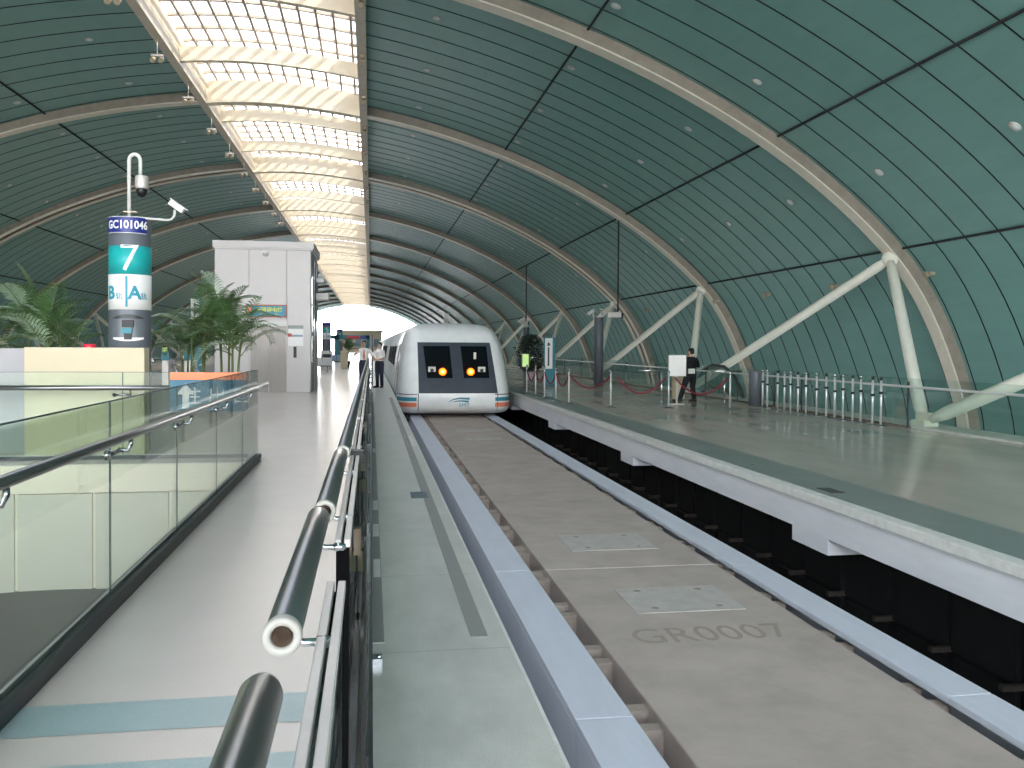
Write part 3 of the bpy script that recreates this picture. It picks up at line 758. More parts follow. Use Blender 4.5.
b = MB(); b.box(2.36, 2.86, -.02, -.012, 2.13, 2.24); b.build('notice_header', 'platband', po)
b = MB(); b.box(2.36, 2.48, -.018, -.012, 1.86, 1.97); b.build('red_mark', 'red', po)
b = MB(); b.box(2.48, 2.84, -.018, -.012, 1.86, 1.93); b.build('blue_mark', 'seatblue', po)
b = MB(); b.box(2.54, 2.64, -.03, 0, 1.16, 1.53); b.build('call_button_plate', 'black', t)
b = MB(); b.ell((1.64, -.05, 4.6), (.1, .1, .08)); b.box(1.52, 1.76, -.06, 0, 4.62, 4.72); b.build('dome_sensor', 'offwhite', t)
b = MB()
for z_ in (1.0, 2.0, 3.0): b.box(W+.0, W+.03, .5, 1.2, z_, z_+.9)
b.tube([(W+.06, .9, 0), (W+.06, .9, 4.5)], .05, 8); b.tube([(W+.06, 2.1, 0), (W+.06, 2.1, 4.5)], .05, 8); b.build('side_pipe', 'chrome', t)
b = MB(); b.box(W, W+.5, 1.6, 2.6, 3.2, 3.42); b.box(W, W+.35, 1.6, 2.6, 3.8, 3.95); b.build('side_lamp', 'offwhite', t)

# ------------------------------------------------------------------ plants
def frond(mb, base, az, el, length, n=22, wid=.20, droop=1.2, mi=0):
    p = Vector(base); d = Vector((cos(az)*cos(el), sin(az)*cos(el), sin(el))); pts = [p.copy()]; N = n; step = length/N; dirs = [d.copy()]
    for i in range(N):
        d = d+Vector((0, 0, -droop*step*(.3+1.4*i/N))); d.normalize(); p = p+d*step; pts.append(p.copy()); dirs.append(d.copy())
    mb.tube(pts, [.012*(1-.7*i/N) for i in range(N+1)], 5, 1)
    for i2 in range(int(N*.2)*2, N*2+1):
        if i2 % 3 == 0: continue
        i = i2/2; i, fr_ = int(i), i-int(i)
        f_ = (i/N); Lf = wid*1.8*sin(PI*min(1, .18+.78*f_))**.7*random.uniform(.85, 1.1)+.05
        t_ = dirs[i]; side = t_.cross(Vector((0, 0, 1)))
        if side.length < .05: side = Vector((-sin(az), cos(az), 0))
        side.normalize(); nrm = side.cross(t_)
        for s_ in (1, -1):
            dv = (t_*.75+side*s_*.8+nrm*.28).normalized(); q0 = pts[i] if i >= N else pts[i].lerp(pts[i+1], fr_); w = t_*.010
            q1 = q0+dv*Lf*.5; q2 = q0+dv*Lf+Vector((0, 0, -Lf*.28))
            mb.add([q0-w*.6, q0+w*.6, q1+w*1.1, q1-w*1.1, q2], [(0, 1, 2, 3), (3, 2, 4)], mi)
def palm(loc, lab, h, nf, L_, seed, pot=.3, pale=.3, group='potted palms', stems=3, spread=.18, leafw=.2, potcol='pot'):
    random.seed(seed)
    t = thing('potted_palm', loc, lab, 'palm', group)
    b = MB(); b.lathe([(0, 0), (pot*.75, 0), (pot, .42), (pot*1.05, .45), (pot*.93, .45), (pot*.9, .4), (0, .4)], n=24); b.build('pot', potcol, t)
    sm = MB(); fm = MB(); fp_ = MB()
    for k in range(stems):
        a = random.uniform(0, 2*PI); bx_, by_ = cos(a)*.1, sin(a)*.1; tx, ty = cos(a)*spread, sin(a)*spread; hh = h*random.uniform(.75, 1.05)
        sm.tube([(bx_, by_, .38), ((bx_+tx)/2, (by_+ty)/2, hh*.6+.2), (tx, ty, hh)], [.03, .025, .02], 8)
        for j in range(nf):
            az = 2*PI*(j/nf)+random.uniform(-.4, .4)+k; el = random.uniform(.35, 1.35)
            frond(fp_ if random.random() < pale else fm, (tx, ty, hh*random.uniform(.8, 1.)), az, el, L_*random.uniform(.75, 1.1), wid=leafw, droop=random.uniform(.8, 1.7))
    sm.build('stem', 'stemmat', t); o = fm.build('foliage', ['leaf', 'stemmat'], t); fp_.build('foliage', ['leafpale', 'stemmat'], t)
    return t
palm((-5.15, 15.6, 0), 'arching potted palm behind the cream block, right up against column seven', 1.75, 6, 1.0, 3, pale=.45)
palm((-6.5, 15.3, 0), 'broad potted palm at the picture edge with pale drooping fronds', 1.75, 6, 1.15, 5, pale=.5)
palm((-5.9, 16.9, 0), 'taller potted palm with upright yellow-green fronds behind the cream block', 2.15, 6, .9, 9, pale=.2)
palm((-3.75, 20.2, 0), 'potted palm behind the orange-topped sign, its fronds reaching left toward column seven', 2.2, 7, 1.1, 11, pale=.2)
palm((-2.95, 19.6, 0), 'tall dark potted palm in front of the lift door with long drooping fronds', 1.9, 7, 1.25, 13, pale=.08)
palm((-3.3, 21.2, 0), 'tallest potted palm of the clump, one frond spearing up before the lift', 2.55, 7, 1.0, 17, pale=.1)
palm((-4.3, 21.6, 0), 'small shaggy potted palm at the outer side of the clump beside teal posts', 1.8, 7, 1.0, 19, pale=.3)
palm((-1.75, 64, 0), 'distant dark potted palm between the cream counter and the uniformed man', 1.6, 5, .8, 23, pale=.0, leafw=.25, potcol='black')
def bushy(loc, lab, h, r, seed, n=3000):
    random.seed(seed); t = thing('potted_shrub', loc, lab, 'shrub')
    b = MB(); b.lathe([(0, 0), (.2, 0), (.27, .4), (.24, .4), (0, .36)], n=20); b.build('pot', 'pot', t)
    b = MB(); b.tube([(0, 0, .3), (.02, 0, h*.9)], .025, 8); b.build('stem', 'stemmat', t)
    b = MB()
    for _ in range(n):
        a = random.uniform(0, 2*PI); z = random.random(); rr = r*sqrt(random.random())*(.5+.9*sin(PI*min(1, z*.9+.08)))
        c = Vector((cos(a)*rr, sin(a)*rr, .45+z*(h-.45))); d = Vector((random.uniform(-1, 1), random.uniform(-1, 1), random.uniform(-.6, .8))).normalized(); s_ = d.orthogonal().normalized()
        l = random.uniform(.07, .13); b.add([c, c+d*l*.5+s_*l*.25, c+d*l, c+d*l*.5-s_*l*.25], [(0, 1, 2, 3)])
    b.build('foliage', 'leafdark', t); return t
bushy((7.35, 40.5, 0), 'bushy dark potted shrub beside the teal totem on the wide platform', 2.1, .55, 31)

# ------------------------------------------------------------------ the train
TX = 2.68; TY = 27.9
HP = [(0, 2.36), (.7, 2.345), (1.18, 2.28), (1.45, 2.11), (1.60, 1.82), (1.69, 1.42), (1.76, .95), (1.8, .45), (1.845, 0), (1.85, -.32), (1.78, -.53), (1.55, -.62), (.8, -.63), (0, -.63)]
def catmull(P, k):
    out = []
    for i in range(len(P)-1):
        p0 = P[max(0, i-1)]; p1 = P[i]; p2 = P[i+1]; p3 = P[min(len(P)-1, i+2)]
        for j in range(k):
            t = j/k; out.append(tuple(.5*(2*b+(c-a)*t+(2*a-5*b+4*c-d)*t*t+(3*b-a-3*c+d)*t**3) for a, b, c, d in zip(p0, p1, p2, p3)))
    out.append(P[-1]); return out
half = catmull(HP, 5); ZC = .55
outl = half+[(-x, z) for x, z in half[-2:0:-1]]
angs = sorted([(atan2(x, z-ZC) % (2*PI), hypot(x, z-ZC)) for x, z in outl])
def Rout(a):
    a %= 2*PI
    lo, hi = 0, len(angs)-1
    if a <= angs[0][0] or a >= angs[-1][0]:
        a0, r0 = angs[-1]; a1, r1 = angs[0]; t = ((a-a0) % (2*PI))/(((a1-a0) % (2*PI)) or 1); return r0+(r1-r0)*t
    while hi-lo > 1:
        m = (lo+hi)//2
        if angs[m][0] <= a: lo = m
        else: hi = m
    a0, r0 = angs[lo]; a1, r1 = angs[hi]; return r0+(r1-r0)*(a-a0)/(a1-a0)
DN, NN = 1.15, 9.
def lean(z): return .30*max(0, z-.05)+.10*max(0, z-.05)**2
def yfront(x, z):
    r = min(1, hypot(x, z-ZC)/Rout(atan2(x, z-ZC))); return lean(z)+DN*(1-sqrt(max(0, 1-r**NN)))
train = thing('maglev_train', (TX, TY, 0), 'white maglev train nose with dark grey window mask and two amber lights', 'train')
b = MB(); rings = []
rv = [0, .2, .4, .55, .68, .78, .85, .9, .94, .965, .982, .993, .998, 1]
vs = []
for r in rv[1:]:
    for x, z in outl:
        xx, zz_ = x*r, ZC+(z-ZC)*r; vs.append((xx, lean(zz_)+DN*(1-sqrt(max(0, 1-r**NN))), zz_))
N = len(outl); nr = len(rv)-1
for yb in (3.0, 4.5, 24.6): vs += [(x, max(yb, lean(z)+DN+.01), z) for x, z in outl]
fs = [(i*N+k, (i+1)*N+k, (i+1)*N+(k+1) % N, i*N+(k+1) % N) for i in range(nr+2) for k in range(N)]
c_i = len(vs); vs.append((0, lean(ZC), ZC)); fs += [(c_i, k, (k+1) % N) for k in range(N)]
b.add(vs, fs, 0, True); b.f.append(tuple((nr+2)*N+k for k in range(N))); b.m.append(0); b.sm.append(False)
b.build('body', 'train', train)
for q in range(1, 4):
    b = MB(); y0 = 24.8+(q-1)*24.8
    ins = [(x*.96, ZC+(z-ZC)*.96) for x, z in outl]
    vs = [(x, y0-.25, z) for x, z in ins]+[(x, y0+.15, z) for x, z in ins]+[(x, y0+.15, z) for x, z in outl]+[(x, y0+24.4, z) for x, z in outl]
    b.add(vs, [(i*N+k, (i+1)*N+k, (i+1)*N+(k+1) % N, i*N+(k+1) % N) for i in range(3) for k in range(N)], 0, True); b.build('carriage', 'train', train)
def patch(mb, cs, nx, nz, off, mi=0, yoff=0):
    """conforming patch on the nose: cs = bl, br, tr, tl in (x, z)"""
    vs = []
    for j in range(nz+1):
        v = j/nz
        for i in range(nx+1):
            u = i/nx; x = (1-v)*((1-u)*cs[0][0]+u*cs[1][0])+v*((1-u)*cs[3][0]+u*cs[2][0]); z = (1-v)*((1-u)*cs[0][1]+u*cs[1][1])+v*((1-u)*cs[3][1]+u*cs[2][1])
            vs.append((x, yfront(x, z)-off, z))
    k = nx+1; mb.add(vs, [(j*k+i, j*k+i+1, (j+1)*k+i+1, (j+1)*k+i) for j in range(nz) for i in range(nx)], mi, True)
b = MB(); patch(b, [(-1.19, .08), (1.34, .08), (1.17, 1.70), (-1.20, 1.70)], 24, 16, .012); wm = b.build('window_mask', 'traingrey', train)
for sgn in (-1, 1):
    b = MB(); x0, x1 = (.16, .98); cs = [(sgn*x0, .56), (sgn*x1, .56), (sgn*(x1+.03), 1.58), (sgn*(x0+.0), 1.58)]
    if sgn < 0: cs = [cs[1], cs[0], cs[3], cs[2]]
    cs = [(x+(.06 if z < 1 else -.01)+(.04 if sgn > 0 else 0), z) for x, z in cs]
    patch(b, cs, 10, 10, .03); wn = b.build('cab_window', 'trainwin', wm)
    def disc(x, z, r, m, off, nm, par):
        b = MB(); y = yfront(x, z)-off; b.lathe([(0, 0), (r, 0), (r, .03)], (x, y, z), 16, axis='y'); return b.build(nm, m, par)
    xx = sgn*.45+.03
    disc(xx, .76, .12, 'amber', .10, 'amber_light', wn); disc(xx, .76, .06, 'ambercore', .108, 'light_core', wn)
    x2_ = sgn*.80+.04; b = MB(); y = yfront(x2_, .80); b.box(x2_-.12, x2_+.12, y-.05, y-.02, .68, .92); b.build('headlamp', 'lampgrey', wn, .01)
    b = MB(); b.lathe([(0, 0), (.06, 0), (.06, .02)], (x2_, y-.06, .80), 12, axis='y'); b.build('headlamp_reflector', 'traingrey', wn)
b = MB(); y = yfront(.62, 1.2); b.box(.60, .68, y-.05, y-.035, 1.02, 1.38); b.build('window_glint_strip', 'lampgrey', wm)
# seams round the mask and lower bumper
b = MB()
patch(b, [(-1.215, -.6), (-1.19, -.6), (-1.19, .08), (-1.215, .08)], 1, 6, .012); patch(b, [(1.325, -.6), (1.345, -.6), (1.345, .08), (1.325, .08)], 1, 6, .012)
for s_ in (-1, 1):
    for i in range(14):
        t0 = 1.24+(.60)*sin(i/14*PI/2); t1 = 1.24+(.60)*sin((i+1)/14*PI/2); y0, y1 = yfront(s_*t0, .04)-.012, yfront(s_*t1, .04)-.012
        b.add([(s_*t0, y0, .03), (s_*t1, y1, .03), (s_*t1, y1, .055), (s_*t0, y0, .055)], [(0, 1, 2, 3)])
b.build('panel_seam', 'trainseam', train)
for nm, m, z0_, z1_ in (('teal_stripe', 'stripeteal', -.17, -.05), ('orange_stripe', 'stripeorange', -.36, -.22)):
    for s_ in (-1, 1):
        b = MB(); vs = []
        rs_ = [1.25+(1.84-1.25)*sin(i/16*PI/2) for i in range(17)]
        for x in rs_:
            for z in (z0_, z1_): vs.append((s_*x*1.003, yfront(x, z)-.014, z))
        for yy in (3., 24.5): vs += [(s_*1.856, yy, z0_), (s_*1.856, yy, z1_)]
        k = len(vs)//2; b.add(vs, [(2*i, 2*i+2, 2*i+3, 2*i+1) for i in range(k-1)]); b.build(nm, m, train)
        for q in range(1, 3):
            b = MB(); y0 = 24.9+(q-1)*24.8; b.add([(s_*1.856, y0+.1, z0_), (s_*1.856, y0+24.2, z0_), (s_*1.856, y0+24.2, z1_), (s_*1.856, y0+.1, z1_)], [(0, 1, 2, 3)]); b.build(nm, m, train)
def sidepatch(mb, y0, y1, z0_, z1_, s_, n=6):
    vs = []
    for j in range(n+1):
        z = z0_+(z1_-z0_)*j/n
        best = min((abs(zz_-z), x) for x, zz_ in half if x > 1)
        a = atan2(1, 0); lo, hi = .9, 2.0
        for _ in range(30):
            m_ = (lo+hi)/2
            if m_/1. < Rout(atan2(m_, z-ZC))*sin(atan2(m_, z-ZC)): lo = m_
            else: hi = m_
        x = lo+.012; vs += [(s_*x, y0, z), (s_*x, y1, z)]
    mb.add(vs, [(2*i, 2*i+1, 2*i+3, 2*i+2) for i in range(n)], 0, True)
for s_ in (-1, 1):
    for a, c in ((7.0, 9.8), (10.2, 13), (13.4, 16.2), (16.6, 19.4)):
        b = MB(); sidepatch(b, a, c, .8, 1.55, s_); b.build('side_window', 'sidewin', train)
    b = MB(); sidepatch(b, 1.75, 2.1, -.45, 2.0, s_, 14); sidepatch(b, 4.1, 4.3, -.2, 1.85, s_); sidepatch(b, 3.0, 3.9, .75, 1.65, s_); b.build('door_seam', 'trainseam', train)
    for q in (1, 2):
        b = MB(); sidepatch(b, 24.8*q+2, 24.8*q+22, .8, 1.55, s_); b.build('side_window', 'sidewin', train)
# logo
b = MB(); yl = yfront(0, -.1)-.02
def swoosh(top, bot): 
    vs = [(x, yl, z) for x, z in top]+[(x, yl, z) for x, z in bot]; n = len(top); b.add(vs, [(i+n, i+n+1, i+1, i) for i in range(n-1)])
swoosh([(-.38, -.20), (-.22, -.10), (-.02, -.055), (.32, -.06)], [(-.36, -.205), (-.22, -.135), (-.02, -.105), (.30, -.13)])
swoosh([(-.28, -.20), (-.1, -.15), (.1, -.14), (.3, -.155)], [(-.27, -.205), (-.1, -.185), (.1, -.19), (.26, -.22)])
b.v = [(x+.12, y, z) for x, y, z in b.v]; b.build('logo', 'stripeteal', train)
text_obj('logo_lettering', 'SMT', .15, 'tealtxt', train, (.26, yl, -.30), (PI/2, 0, 0), 1.3, .001)
b = MB(); b.box(-1.5, 1.5, 1.5, 70, -.95, -.62); b.build('underframe', 'black', train)

# ------------------------------------------------------------------ people
def finger(mb, p, d, dn, L_, r):
    p = Vector(p); d = Vector(d).normalized(); dn = Vector(dn).normalized(); a = p; b_ = a+d*L_*.45; c = b_+(d*.8+dn*.55).normalized()*L_*.32; e = c+(d*.5+dn*.85).normalized()*L_*.25
    mb.tube([a, b_, c, e], [r, r*.95, r*.9, r*.75], 6)
def person(name, loc, rz, H, arms, legs, outfit, lab, headturn=0., female=False, mask=False, bag=False, tie=False, lean_=(0, 0)):
    k = H/1.75
    t = thing(name, loc, lab, 'person', None, rz); t.scale = (k, k, k)
    hip = {-1: Vector((-.09, 0, .90)), 1: Vector((.09, 0, .90))}; sh = {-1: Vector((-.19, 0, 1.42)), 1: Vector((.19, 0, 1.42))}
    w = .92 if female else 1.
    torso = [(.86, .155, .105), (.93, .165, .115), (1.02, .15, .105), (1.12, .138*w, .098), (1.25, .158*w, .112), (1.36, .178*w, .112), (1.43, .165*w, .09), (1.475, .085, .068), (1.50, .056, .056)]
    def lofty(mb, rows, grow=0, n=20):
        vs = []
        for z, rx, ry in rows:
            for i in range(n): a = 2*PI*i/n; vs.append((cos(a)*(rx+grow)+lean_[0]*(z-.9), sin(a)*(ry+grow)+lean_[1]*(z-.9), z))
        fs = [(i*n+j, i*n+(j+1) % n, (i+1)*n+(j+1) % n, (i+1)*n+j) for i in range(len(rows)-1) for j in range(n)]
        mb.add(vs, fs, 0, True); q = len(mb.v)-len(vs); mb.f.append(tuple(q+i for i in range(n))[::-1]); mb.m.append(0); mb.sm.append(True)
        mb.f.append(tuple(q+(len(rows)-1)*n+i for i in range(n))); mb.m.append(0); mb.sm.append(True)
    LN = Vector((lean_[0]*.55, lean_[1]*.55, 0)); HD = Vector((lean_[0]*.74, lean_[1]*.74, 1.63))
    RZ = Matrix.Rotation(headturn, 3, 'Z')
    def H_(v): return RZ @ Vector(v)+HD
    body = MB(); lofty(body, torso)
    body.tube([Vector((LN.x, LN.y, 1.46)), Vector((HD.x, HD.y, 1.58))], [.056, .053], 12)
    body.ell(H_((0, .008, .025)), (.074, .092, .098), 16, rot=RZ); body.ell(H_((0, -.02, -.045)), (.056, .066, .07), 14, rot=RZ)
    body.tube([H_((0, -.078, .03)), H_((0, -.108, -.012)), H_((0, -.085, -.022))], [.009, .015, .012], 8)
    for s in (-1, 1): body.ell(H_((s*.076, .012, .0)), (.011, .02, .03), 8, rot=RZ)
    for s in (-1, 1):
        kn, an = Vector(legs[s][0]), Vector(legs[s][1]); ft = Vector(legs[s][2]).normalized()
        body.tube([hip[s]+Vector((0, 0, .04)), hip[s].lerp(kn, .5), kn, kn.lerp(an, .35), an], [.092, .078, .056, .055, .038], 12)
        body.tube([an+Vector((0, 0, -.02))-ft*.05, Vector((an.x, an.y, .045))+ft*.06, Vector((an.x, an.y, .03))+ft*.19], [.045, .042, .028], 10)
        el_, wr = Vector(arms[s][0]), Vector(arms[s][1]); s0 = sh[s]+LN
        body.tube([s0-Vector((s*.03, 0, 0)), s0.lerp(el_, .5), el_, el_.lerp(wr, .3), wr], [.056, .047, .039, .038, .026], 12)
        hd = (wr-el_).normalized(); hd = Vector(arms[s][2]).normalized() if len(arms[s]) > 2 else hd
        side = hd.cross(Vector((0, 0, 1))); side = side.normalized() if side.length > .2 else Vector((0, -1, 0)); nrm = hd.cross(side).normalized()
        pc = wr+hd*.045; body.tube([wr-hd*.01, wr+hd*.03, wr+hd*.085], [.024, .036, .036], 10, ry=[.02, .017, .014], up=side)
        for q, fl in enumerate((.062, .073, .078, .068)):
            finger(body, wr+hd*.08+side*(.028-.0185*q), hd, -nrm if s > 0 else nrm, fl, .0085)
        finger(body, wr+hd*.03+side*.03, (hd+side*.9), hd, .06, .0095)
    o = body.build('body', 'skinp', t); r = o.modifiers.new('r', 'REMESH'); r.mode = 'VOXEL'; r.voxel_size = .0085; r.use_smooth_shade = True
    sm_ = o.modifiers.new('s', 'SMOOTH'); sm_.iterations = 2; sm_.factor = .5
    def cloth(mb, nm, m, vox=.012):
        o = mb.build(nm, m, t); r = o.modifiers.new('r', 'REMESH'); r.mode = 'VOXEL'; r.voxel_size = vox; r.use_smooth_shade = True
        s = o.modifiers.new('s', 'SMOOTH'); s.iterations = 3; return o
    # trousers
    b = MB(); lofty(b, [(.83, .15, .105), (.90, .168, .12), (.97, .165, .118), (1.03, .155, .11)], .012)
    for s in (-1, 1):
        kn, an = Vector(legs[s][0]), Vector(legs[s][1])
        b.tube([hip[s]+Vector((0, 0, .05)), hip[s].lerp(kn, .5), kn, kn.lerp(an, .4), an+Vector((0, 0, .0))], [.105, .095, .077, .072, .066], 14)
    cloth(b, 'trousers', outfit['trousers'])
    b = MB(); lofty(b, [(z, x_, y_) for z, x_, y_ in torso[1:8]] if outfit.get('long') else [(z, x_, y_) for z, x_, y_ in torso[2:8]], .018)
    for s in (-1, 1):
        el_, wr = Vector(arms[s][0]), Vector(arms[s][1]); s0 = sh[s]+LN
        if outfit.get('long'): b.tube([s0-Vector((s*.04, 0, 0)), s0.lerp(el_, .5), el_, el_.lerp(wr, .4), wr], [.072, .064, .056, .052, .042], 12)
        else: b.tube([s0-Vector((s*.04, 0, 0)), s0.lerp(el_, .5), s0.lerp(el_, .85)], [.068, .064, .062], 12)
    cloth(b, 'shirt' if not outfit.get('long') else 'jacket', outfit['top'])
    b = MB()
    for s in (-1, 1):
        an = Vector(legs[s][1]); ft = Vector(legs[s][2]).normalized()
        b.tube([Vector((an.x, an.y, .05))-ft*.075, Vector((an.x, an.y, .055)), Vector((an.x, an.y, .045))+ft*.1, Vector((an.x, an.y, .03))+ft*.21], [.045, .054, .048, .03], 12)
        b.tube([Vector((an.x, an.y, .05)), an+Vector((0, 0, .02))], [.05, .047], 10)
    cloth(b, 'shoes', 'black', .01)
    b = MB(); b.ell(H_((0, .022, .052)), (.083, .094, .086), 16, rot=RZ); b.ell(H_((0, .055, .0)), (.072, .06, .08), 14, rot=RZ)
    if female: b.ell(H_((0, .12, .03)), (.04, .04, .045), 10)
    cloth(b, 'hair', 'hair', .01)
    b = MB()
    for s in (-1, 1): b.ell(H_((s*.03, -.083, .018)), (.012, .006, .006), 8, rot=RZ)
    b.build('eye', 'eyewhite', t)
    if mask:
        b = MB(); b.ell(H_((0, -.055, -.04)), (.062, .06, .05), 14, rot=RZ); b.build('face_mask', 'mask', t)
    else:
        b = MB(); b.ell(H_((0, -.082, -.055)), (.022, .007, .006), 8, rot=RZ); b.build('mouth', 'lip', t)
    if tie:
        b = MB(); pts = [(1.44, .02, .088), (1.40, .018, .122), (1.2, .035, .135), (1.08, .03, .125), (1.05, .0, .122)]
        vs = []
        for z, w_, y_ in pts: vs += [(-w_, -y_-.004, z), (w_, -y_-.004, z), (w_, -y_+.004, z), (-w_, -y_+.004, z)]
        fs = [(4*i+a, 4*i+(a+1) % 4, 4*i+4+(a+1) % 4, 4*i+4+a) for i in range(4) for a in range(4)]; b.add(vs, fs); b.build('tie', 'tie', t)
    b = MB(); b.tube([(cos(a)*.178, sin(a)*.13, 1.025) for a in [2*PI*i/24 for i in range(25)]], .014, 6); b.build('belt', 'black', t)
    if bag:
        b = MB(); b.box(.02, .24, .14, .20, .93, 1.09); b.build('white_bag', 'white', t, .012)
        b = MB(); b.tube([(.20, .15, 1.08), (.10, .14, 1.3), (-.10, .05, 1.5), (-.17, -.08, 1.40), (-.1, -.15, 1.2)], .008, 6); b.build('bag_strap', 'blackcloth', t)
    return t
std = {-1: [(-.10, -.01, .49), (-.105, .01, .09), (-.25, -1, 0)], 1: [(.10, -.01, .49), (.115, .01, .09), (.3, -1, 0)]}
person('person', (-.26, 33.2, 0), 0, 1.76, {-1: [(-.36, -.02, 1.2), (-.22, -.10, 1.42), (.4, -.1, .9)], 1: [(.33, .0, 1.16), (.50, -.06, .98), (1, 0, -.2)]},
       {-1: [(-.10, -.02, .49), (-.12, 0, .09), (-.3, -1, 0)], 1: [(.12, -.02, .49), (.19, .02, .09), (.4, -1, 0)]}, dict(trousers='trou', top='shirt'),
       'standing person in white short-sleeved shirt, orange tie and navy trousers on the walkway', tie=True)
person('person', (.31, 33.2, 0), radians(-35), 1.70, {-1: [(-.24, -.08, 1.12), (-.06, -.25, 1.06), (.4, -.9, 0)], 1: [(.24, -.06, 1.13), (.08, -.25, 1.08), (-.4, -.9, 0)]},
       std, dict(trousers='trou', top='shirt'), 'masked person in white shirt and dark trousers standing on the narrow platform beside the train', female=True, mask=True)
person('person', (9.2, 24.5, 0), radians(180+25), 1.64, {-1: [(-.30, .0, 1.15), (-.20, -.24, 1.2), (.3, -.8, .4)], 1: [(.31, -.03, 1.15), (.20, -.26, 1.12), (-.3, -.8, .2)]},
       {-1: [(-.10, -.02, .49), (-.10, .04, .09), (.0, -1, 0)], 1: [(.20, -.05, .50), (.36, -.04, .09), (.9, -.6, 0)]}, dict(trousers='blackcloth', top='blackcloth', long=True),
       'person dressed in black with a white waist bag, standing back turned behind the red rope', bag=True).scale = (1.08, 1.02, .89)

# ------------------------------------------------------------------ things on the wide platform
def stanchion(x, y, lab, h=.98):
    t = thing('rope_stanchion', (x, y, 0), lab, 'stanchion', 'chrome rope stanchions on the wide platform')
    b = MB(); b.lathe([(0, 0), (.15, 0), (.15, .012), (.05, .03), (.03, .05), (0, .05)], n=24); b.build('base', 'steel', t)
    b = MB(); b.tube([(0, 0, .02), (0, 0, h-.06)], .022, 12); b.build('pole', 'silver', t)
    b = MB(); b.lathe([(0, h), (.02, h-.003), (.034, h-.02), (.036, h-.04), (.02, h-.06), (.03, h-.08), (.022, h-.1)], n=16); b.build('finial', 'chrome', t)
    return t
SP = [(5.15, 29.0), (5.18, 27.55), (5.2, 26.2), (5.3, 25.0), (5.4, 23.75), (6.22, 22.4), (7.65, 21.95), (9.1, 21.4)]
SL = ['chrome rope stanchion farthest along the platform edge, beside the notice stand', 'chrome rope stanchion second from the notice stand', 'chrome rope stanchion in the middle of the edge row', 'chrome rope stanchion in front of the teal totem',
      'chrome rope stanchion nearest of the platform edge row', 'chrome rope stanchion standing alone in front of the dark column', 'chrome rope stanchion beside the white signboard', 'chrome rope stanchion between the person in black and the grey bollard']
for (x, y), l in zip(SP, SL): stanchion(x, y, l)
def rope(a, c, z0_, sag, lab):
    b = MB(); pts = []
    for i in range(17):
        u = i/16; pts.append((a[0]+(c[0]-a[0])*u, a[1]+(c[1]-a[1])*u, z0_-sag*4*u*(1-u)))
    b.tube(pts, .022, 10); o = b.build('barrier_rope', 'rope'); tag(o, lab, 'rope', 'dark red barrier ropes')
RL = ['dark red rope nearest the notice stand', 'dark red rope second from the notice stand', 'dark red rope hanging in front of the teal totem', 'dark red rope at the near end of the edge row', 'dark red rope turning away from the edge to the lone stanchion', 'dark red rope sagging between the lone stanchion and the signboard', 'dark red rope sagging in front of the person in black']
for i, l in enumerate(RL):
    a, c = Vector((*SP[i], 0)), Vector((*SP[i+1], 0)); d = (c-a).normalized()*.04
    long_ = i > 4; rope((a+d*(4 if long_ else 1)), (c-d*(2 if long_ else 1)), .80, .42 if long_ else .32, l)
# signboard
t = thing('sign_board', (8.36, 23.3, 0), 'white rectangular signboard on a slim stand beside the person in black', 'sign')
b = MB(); b.box(-.24, .24, -.02, .02, .80, 1.36); b.build('board', 'white', t, .005)
b = MB(); b.box(-.255, .255, -.015, .03, .785, 1.375); b.build('frame', 'alu', t)
b = MB(); b.box(-.02, .02, -.0, .04, .0, .8); b.box(-.2, .2, -.12, .16, 0, .02); b.build('stand', 'alu', t)
t = thing('low_cabinet', (9.22, 25.6, 0), 'low cream cabinet between the white signboard and the person in black', 'cabinet')
b = MB(); b.box(-.16, .16, -.13, .13, .02, .70); b.build('body', 'creamwall', t, .008)
b = MB(); b.box(-.17, .17, -.14, .14, .70, .73); b.build('lid', 'alu', t)
for lab, x0, x1, y in (('short steel barrier rail attached beside the signboard', 7.15, 7.83, 22.9), ('short steel barrier rail beside the grey bollard', 9.05, 9.95, 22.6)):
    t = thing('barrier_rail', (x0, y, 0), lab, 'barrier')
    b = MB(); b.tube([(0, 0, .95), (x1-x0, 0, .95)], .022, 10); b.build('top_bar', 'chrome', t)
    b = MB(); b.tube([(x1-x0-.05 if x0 < 8 else .4, 0, 0), (x1-x0-.05 if x0 < 8 else .4, 0, .95)], .022, 10); b.lathe([(0, 0), (.1, 0), (.1, .01), (0, .02)], (x1-x0-.05 if x0 < 8 else .4, 0, 0), 16); b.build('post', 'chrome', t)
t = thing('bollard', (10.36, 22.6, 0), 'thick dark grey cylindrical bollard at the end of the row of steel posts', 'bollard')
b = MB(); b.lathe([(0, 0), (.2, 0), (.2, .93), (.18, .97), (0, .98)], n=28); b.build('cylinder', 'bollard', t)
b = MB(); b.lathe([(.2, .0), (.215, .0), (.215, .03), (.2, .03)], n=28); b.build('foot_ring', 'dark', t)
PXs = [763, 767.7, 778, 784.9, 790.9, 798.4, 806.4, 817.1, 826.8, 835.4, 843.5, 853.2, 861.4, 873.2, 881.6]
PW = ['beside the grey bollard', 'second', 'third', 'fourth', 'fifth', 'sixth', 'seventh', 'eighth', 'ninth', 'tenth', 'eleventh', 'twelfth', 'thirteenth', 'fourteenth', 'nearest the camera at the row end']
